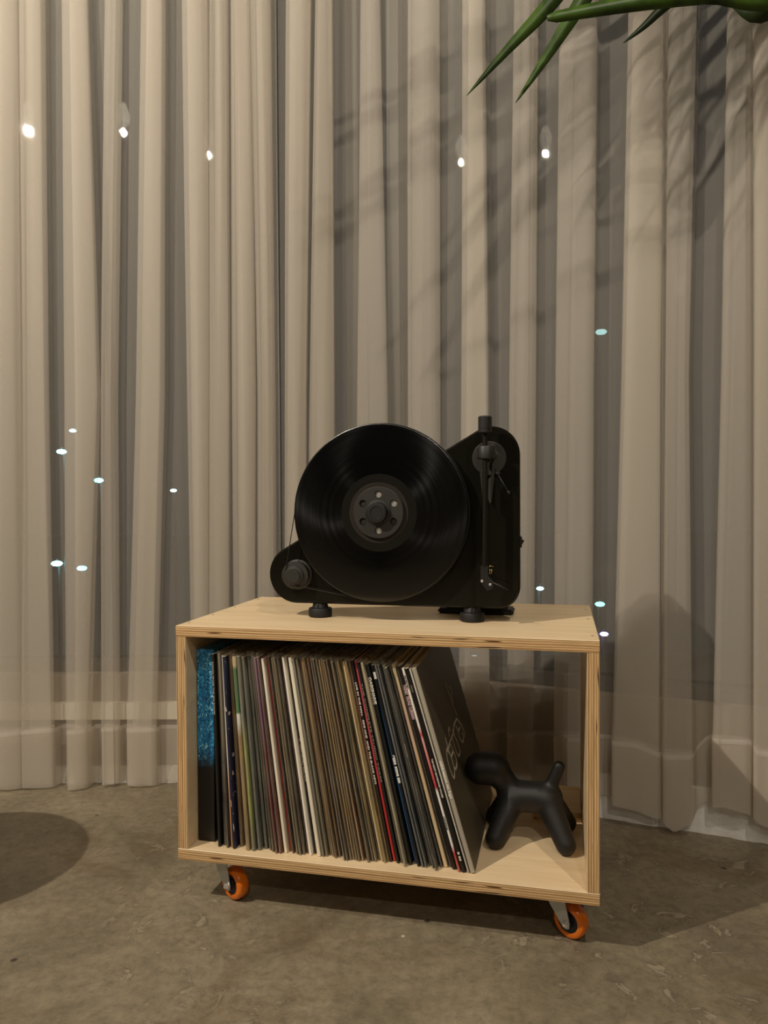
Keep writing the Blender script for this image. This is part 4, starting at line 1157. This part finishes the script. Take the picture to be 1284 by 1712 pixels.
def leaf(pts, wmax, m, blunt=0, twist=0.0, name='leaf'):
    """tapering blade with a centre fold along a smooth path (base first, tip last)"""
    n = 26
    pts = [V(p) for p in pts]
    path = []
    for k in range(len(pts) - 1):
        p0, p1, p2, p3 = pts[max(k-1, 0)], pts[k], pts[k+1], pts[min(k+2, len(pts)-1)]
        q = max(2, n // (len(pts) - 1))
        for j in range(q):
            t = j / q
            path.append(.5 * (2*p1 + (p2-p0)*t + (2*p0-5*p1+4*p2-p3)*t*t + (3*p1-p0-3*p2+p3)*t**3))
    path.append(pts[-1])
    bm = BM(); A_, B_, C_ = [], [], []
    N_ = len(path)
    for k, p in enumerate(path):
        u = k / (N_ - 1)
        t = (path[min(k+1, N_-1)] - path[max(k-1, 0)]).normalized()
        view = V((.1, -1, -.25)).normalized()
        side = t.cross(view).normalized()
        nrm = side.cross(t).normalized()
        side = (side * cos(twist) + nrm * sin(twist)).normalized(); nrm = side.cross(t).normalized()
        w = wmax * (min(1, u / .25 + .35)) * (1 - (1 - blunt) * max(0, (u - .45) / .55) ** 1.4) + .0006
        if blunt and k == N_ - 1: w *= .55
        A_.append(bm.verts.new(p + side * w/2 - nrm * w * .16 - PO)); B_.append(bm.verts.new(p - PO)); C_.append(bm.verts.new(p - side * w/2 - nrm * w * .16 - PO))
    for k in range(N_ - 1):
        bm.faces.new((A_[k], B_[k], B_[k+1], A_[k+1])); bm.faces.new((B_[k], C_[k], C_[k+1], B_[k+1]))
    o = obj(name, bm, m, plant, smooth=True)
    sm = o.modifiers.new('t', 'SOLIDIFY'); sm.thickness = .0005; sm.offset = 0
    return o
def ip(dx, dz, Y): return V((dx * Y, Y, HC + dz * Y))    # a point at depth Y along a measured direction
crown = V((.80, 1.22, 1.72))
leaf([crown + V((-.10, .0, .10)), V((.52, 1.24, 1.70)), ip(.290, .735, 1.26), ip(.226, .6518, 1.27), ip(.165, .587, 1.28), ip(.1117, .5281, 1.28)], .030, M_leaf)
leaf([crown + V((-.08, .0, .08)), V((.56, 1.20, 1.68)), ip(.325, .740, 1.22), ip(.2653, .6516, 1.22), ip(.215, .575, 1.23), ip(.1762, .5184, 1.23)], .030, M_leaf)
leaf([crown + V((-.02, -.02, .0)), ip(.54, .668, 1.17), ip(.43, .661, 1.16), ip(.33, .648, 1.15), ip(.2181, .6286, 1.15)], .030, M_leaf, blunt=.45)
leaf([crown + V((-.05, .04, .02)), ip(.45, .690, 1.30), ip(.383, .651, 1.31), ip(.345, .617, 1.32), ip(.3179, .5954, 1.32)], .018, M_leafd)
leaf([crown + V((.0, .03, -.02)), ip(.52, .654, 1.20), ip(.46, .661, 1.22), ip(.36, .668, 1.22)], .046, M_leafd)
leaf([crown + V((.0, .05, .05)), ip(.56, .70, 1.27), ip(.40, .668, 1.26), ip(.352, .640, 1.26)], .016, M_leaf)
# unseen rest of the crown above and beside the frame: only what throws the shadows
rl = random.Random(11)
for k in range(26):
    base = crown + V((rl.uniform(-.05, .05), rl.uniform(-.04, .05), rl.uniform(-.02, .12)))
    ty = rl.uniform(1.16, 1.36); tx = rl.uniform(.02, .62)
    lim = HC + .665 * ty
    tip = V((tx, ty, lim + rl.uniform(.015, .05) + (.62 - tx) * rl.uniform(0, .30)))
    mid = base * .5 + tip * .5 + V((0, rl.uniform(-.03, .03), rl.uniform(.02, .10)))
    mid.z = max(mid.z, HC + .665 * mid.y + .03)
    leaf([base, mid, mid * .3 + tip * .7 + V((0, 0, .02)), tip], rl.uniform(.020, .036), M_leaf if k % 3 else M_leafd, twist=rl.uniform(-.5, .5))
for k in range(9):
    ty = rl.uniform(1.12, 1.28); base = crown + V((rl.uniform(-.02, .06), rl.uniform(-.05, .05), rl.uniform(.0, .15)))
    tip = V((rl.uniform(.42, .66), ty, HC + .668 * ty + rl.uniform(.02, .16))); mid = base * .5 + tip * .5 + V((0, 0, rl.uniform(.01, .06)))
    mid.z = max(mid.z, HC + .668 * mid.y + .04)
    leaf([base, mid, mid * .3 + tip * .7 + V((0, 0, .015)), tip], rl.uniform(.040, .060), M_leafd, twist=rl.uniform(-.4, .4))
for k in range(14):
    base = crown + V((rl.uniform(-.05, .05), rl.uniform(-.04, .05), rl.uniform(0, .15)))
    ang = rl.uniform(1.7, 4.0) if k % 4 else rl.uniform(-1.0, 1.6)
    ln = rl.uniform(.35, .62)
    dx, dy = cos(ang) * ln, sin(ang) * ln * .35
    h = rl.uniform(.05, .30)
    mid = base + V((dx * .5, dy * .5, h)); tip = base + V((dx, dy, rl.uniform(-.05, .10)))
    def fix(p):
        # stay above / right of the photographed field and in front of the curtain
        lim = HC + .665 * p.y + .02
        if p.x < .515 * p.y + .03 and p.z < lim: p.z = lim + rl.uniform(0, .05)
        if NR.dot(p - COR) > -.12: p -= NR * (NR.dot(p - COR) + .12)
        return p
    leaf([base, fix(mid), fix((mid + tip * 3) / 4 + V((0, 0, h * .1))), fix(tip)], rl.uniform(.018, .034), M_leaf if k % 3 else M_leafd, twist=rl.uniform(-.6, .6))
for k, (dx, dy) in enumerate(((0, 0), (.04, .02), (-.03, .03))):
    bm = BM(); top = crown + V((dx * .6, dy * .6, .05)) - PO
    tube(bm, [(dx, dy, .27), ((dx + top.x) * .35, (dy + top.y) * .35, .8), (top.x * .75, top.y * .75, 1.35), tuple(top)], [.014, .012, .010, .007], 10)
    obj('cane', bm, M_stem, plant, smooth=True)
bm = BM(); lathe(bm, [(.095, 0), (.105, .004), (.135, .27), (.145, .275), (.145, .30), (.132, .30), (.128, .27), (.0001, .265)], 'Z', 48)
obj('pot', bm, M_pot, plant, smooth=True, ang=35)
bm = BM(); lathe(bm, [(.128, .272), (.06, .278), (.0001, .28)], 'Z', 32, caps=False); obj('soil', bm, M_soil, plant, smooth=True)

# ------------------------------------------------------------------ unseen stool, added outside the frame to cast the shadow on the left floor
st_ = empty('shadow_stool', (-.955, 1.17, 0), 0, 'unseen round dark wooden stool, added at the left to cast a floor shadow', 'stool')
M_wood = add_noise_tint(mat('dark_stained_wood', '#4a3322', .5), 10, .15, stretch=(1, 6, 1))
bm = BM(); lathe(bm, [(.165, .440), (.172, .446), (.172, .462), (.166, .470), (.0001, .470)], 'Z', 56); obj('seat', bm, M_wood, st_, smooth=True, ang=35)
for k in range(4):
    a = pi/4 + k*pi/2
    bm = BM(); tube(bm, [(.15*cos(a), .15*sin(a), 0), (.115*cos(a), .115*sin(a), .442)], [.014, .018], 12); obj('leg', bm, M_wood, st_, smooth=True)

# ------------------------------------------------------------------ pendant bulbs (outside the frame, seen as reflections in the glass)
M_bulb = emis('lit_bulb', (1, .85, .66, 1), 6)
M_cord = mat('lamp_cord', '#1a1815', .6)
PL = ['pendant bulb hanging furthest left in the room, near the windows', 'pendant bulb second from the left, near the windows', 'pendant bulb third from the left, nearest the cabinet',
      'pendant bulb hanging to the right of the camera', 'pendant bulb hanging behind the camera']
for i, (x, y, z, w) in enumerate(LAMPS):
    root = empty('pendant_lamp', (x, y, z), 0, PL[i], 'lamp', 'bare pendant bulbs')
    bm = BM(); lathe(bm, [(.0001, .023), (.016, .028), (.026, .045), (.030, .07), (.029, .09), (.018, .120), (.013, .135)], 'Z', 24)
    obj('bulb', bm, M_bulb, root, smooth=True)
    bm = BM(); lathe(bm, [(.014, .135), (.016, .137), (.016, .175), (.006, .185), (.003, .19)], 'Z', 20); obj('socket', bm, M_black, root, smooth=True, ang=40)
    bm = BM(); tube(bm, [(0, 0, .19), (0, 0, 2.9 - z)], .003, 8); obj('cord', bm, M_cord, root, smooth=True)

fl_ = empty('floor_lamp', (-.75, -1.32, 0), 0, 'thin black floor lamp with a dim upturned bulb, standing behind the camera', 'lamp')
bm = BM(); lathe(bm, [(.13, 0), (.13, .012), (.02, .02), (.008, .03)], 'Z', 40); obj('base', bm, M_black, fl_, smooth=True, ang=35)
bm = BM(); tube(bm, [(0, 0, .02), (0, 0, 1.84)], .007, 10); obj('pole', bm, M_black, fl_, smooth=True)
bm = BM(); lathe(bm, [(.014, 1.835), (.017, 1.84), (.017, 1.875), (.014, 1.88)], 'Z', 20); obj('socket', bm, M_black, fl_, smooth=True, ang=40)
bm = BM(); lathe(bm, [(.013, 1.88), (.016, 1.895), (.030, 1.935), (.038, 1.965), (.036, 1.99), (.022, 2.008), (.0001, 2.013)], 'Z', 24); obj('bulb', bm, emis('dim_bulb', (1, .72, .38, 1), 3.5), fl_, smooth=True)

# ------------------------------------------------------------------ the night outside
bm = BM(); box(bm, -120, 120, 4, 200, -9.2, -9.0); o = obj('street', bm, mat('sky_toned_street', '#d4d8de', .9)); o['kind'] = 'structure'  # street coloured pale so its brightness blends with the night sky
OUT = [  # direction x, z per unit y, distance, radius, colour, strength, words
 (-.4121, .0912, 34, .10, (.65, .95, 1, 1), 60, 'highest of the cyan-white street lights outside the left window'),
 (-.4276, .0635, 34, .13, (.55, .95, 1, 1), 130, 'bright cyan street light outside the left window, second highest'),
 (-.3788, .0251, 34, .13, (.45, .85, 1, 1), 110, 'cyan street light outside the left window, alone in the middle'),
 (-.2796, .0111, 34, .09, (.75, .92, 1, 1), 50, 'small white street light outside, just left of the cabinet'),
 (-.436, -.0852, 34, .15, (.50, .92, 1, 1), 150, 'large cyan street light low outside the left window, left of a pair'),
 (-.4026, -.0917, 34, .14, (.60, .92, 1, 1), 120, 'large cyan street light low outside the left window, right of a pair'),
 (.2074, -.1223, 30, .09, (.55, .82, 1, 1), 120, 'small pale blue street light outside, right of the turntable'),
 (.2871, -.1436, 30, .12, (.55, .95, .90, 1), 30, 'dim green-blue street light outside, above the purple one'),
 (.2927, -.1836, 30, .10, (.60, .45, 1, 1), 130, 'purple light outside, beside the right end of the cabinet top'),
 (.2888, .2176, 44, .20, (.75, .95, .95, 1), 8, 'faint high lamp outside the right window'),
 (.0971, -.2241, 26, .13, (.70, 1, .75, 1), 40, 'green light outside, seen through the open cabinet'),
 (.1194, -.2138, 26, .08, (.65, .90, 1, 1), 50, 'small blue-white light outside, seen through the open cabinet'),
]
M_post = mat('dark_lamp_post', '#101113', .6)
for i, (dx, dz, Y, r, c, st, words) in enumerate(OUT):
    p = V((dx * Y, Y, HC + dz * Y))
    root = empty('street_light', (p.x, p.y, -9.0), 0, words, 'light', 'lights of the night street')
    bm = BM(); tube(bm, [(0, .25, 0), (0, .25, p.z + 9 + .25)], .06, 8); tube(bm, [(0, .25, p.z + 9 + .25), (0, 0, p.z + 9 + .2)], .04, 8)
    obj('post', bm, M_post, root, smooth=True)
    bm = BM(); lathe(bm, [(.0001, -.5*r), (.7*r, -.35*r), (r, 0), (.7*r, .35*r), (.0001, .5*r)], 'Z', 16)
    bmesh.ops.scale(bm, vec=(1.7, 1.7, 1.7), verts=bm.verts)
    if i == 10:
        bmesh.ops.scale(bm, vec=(3, 1, 1), verts=bm.verts)
    obj('lantern', bm, emis('lantern_glow', (c[0] ** 2.2, c[1] ** 1.6, c[2] ** 1.6, 1), st * .16), root, loc=(0, 0, p.z + 9), smooth=True)
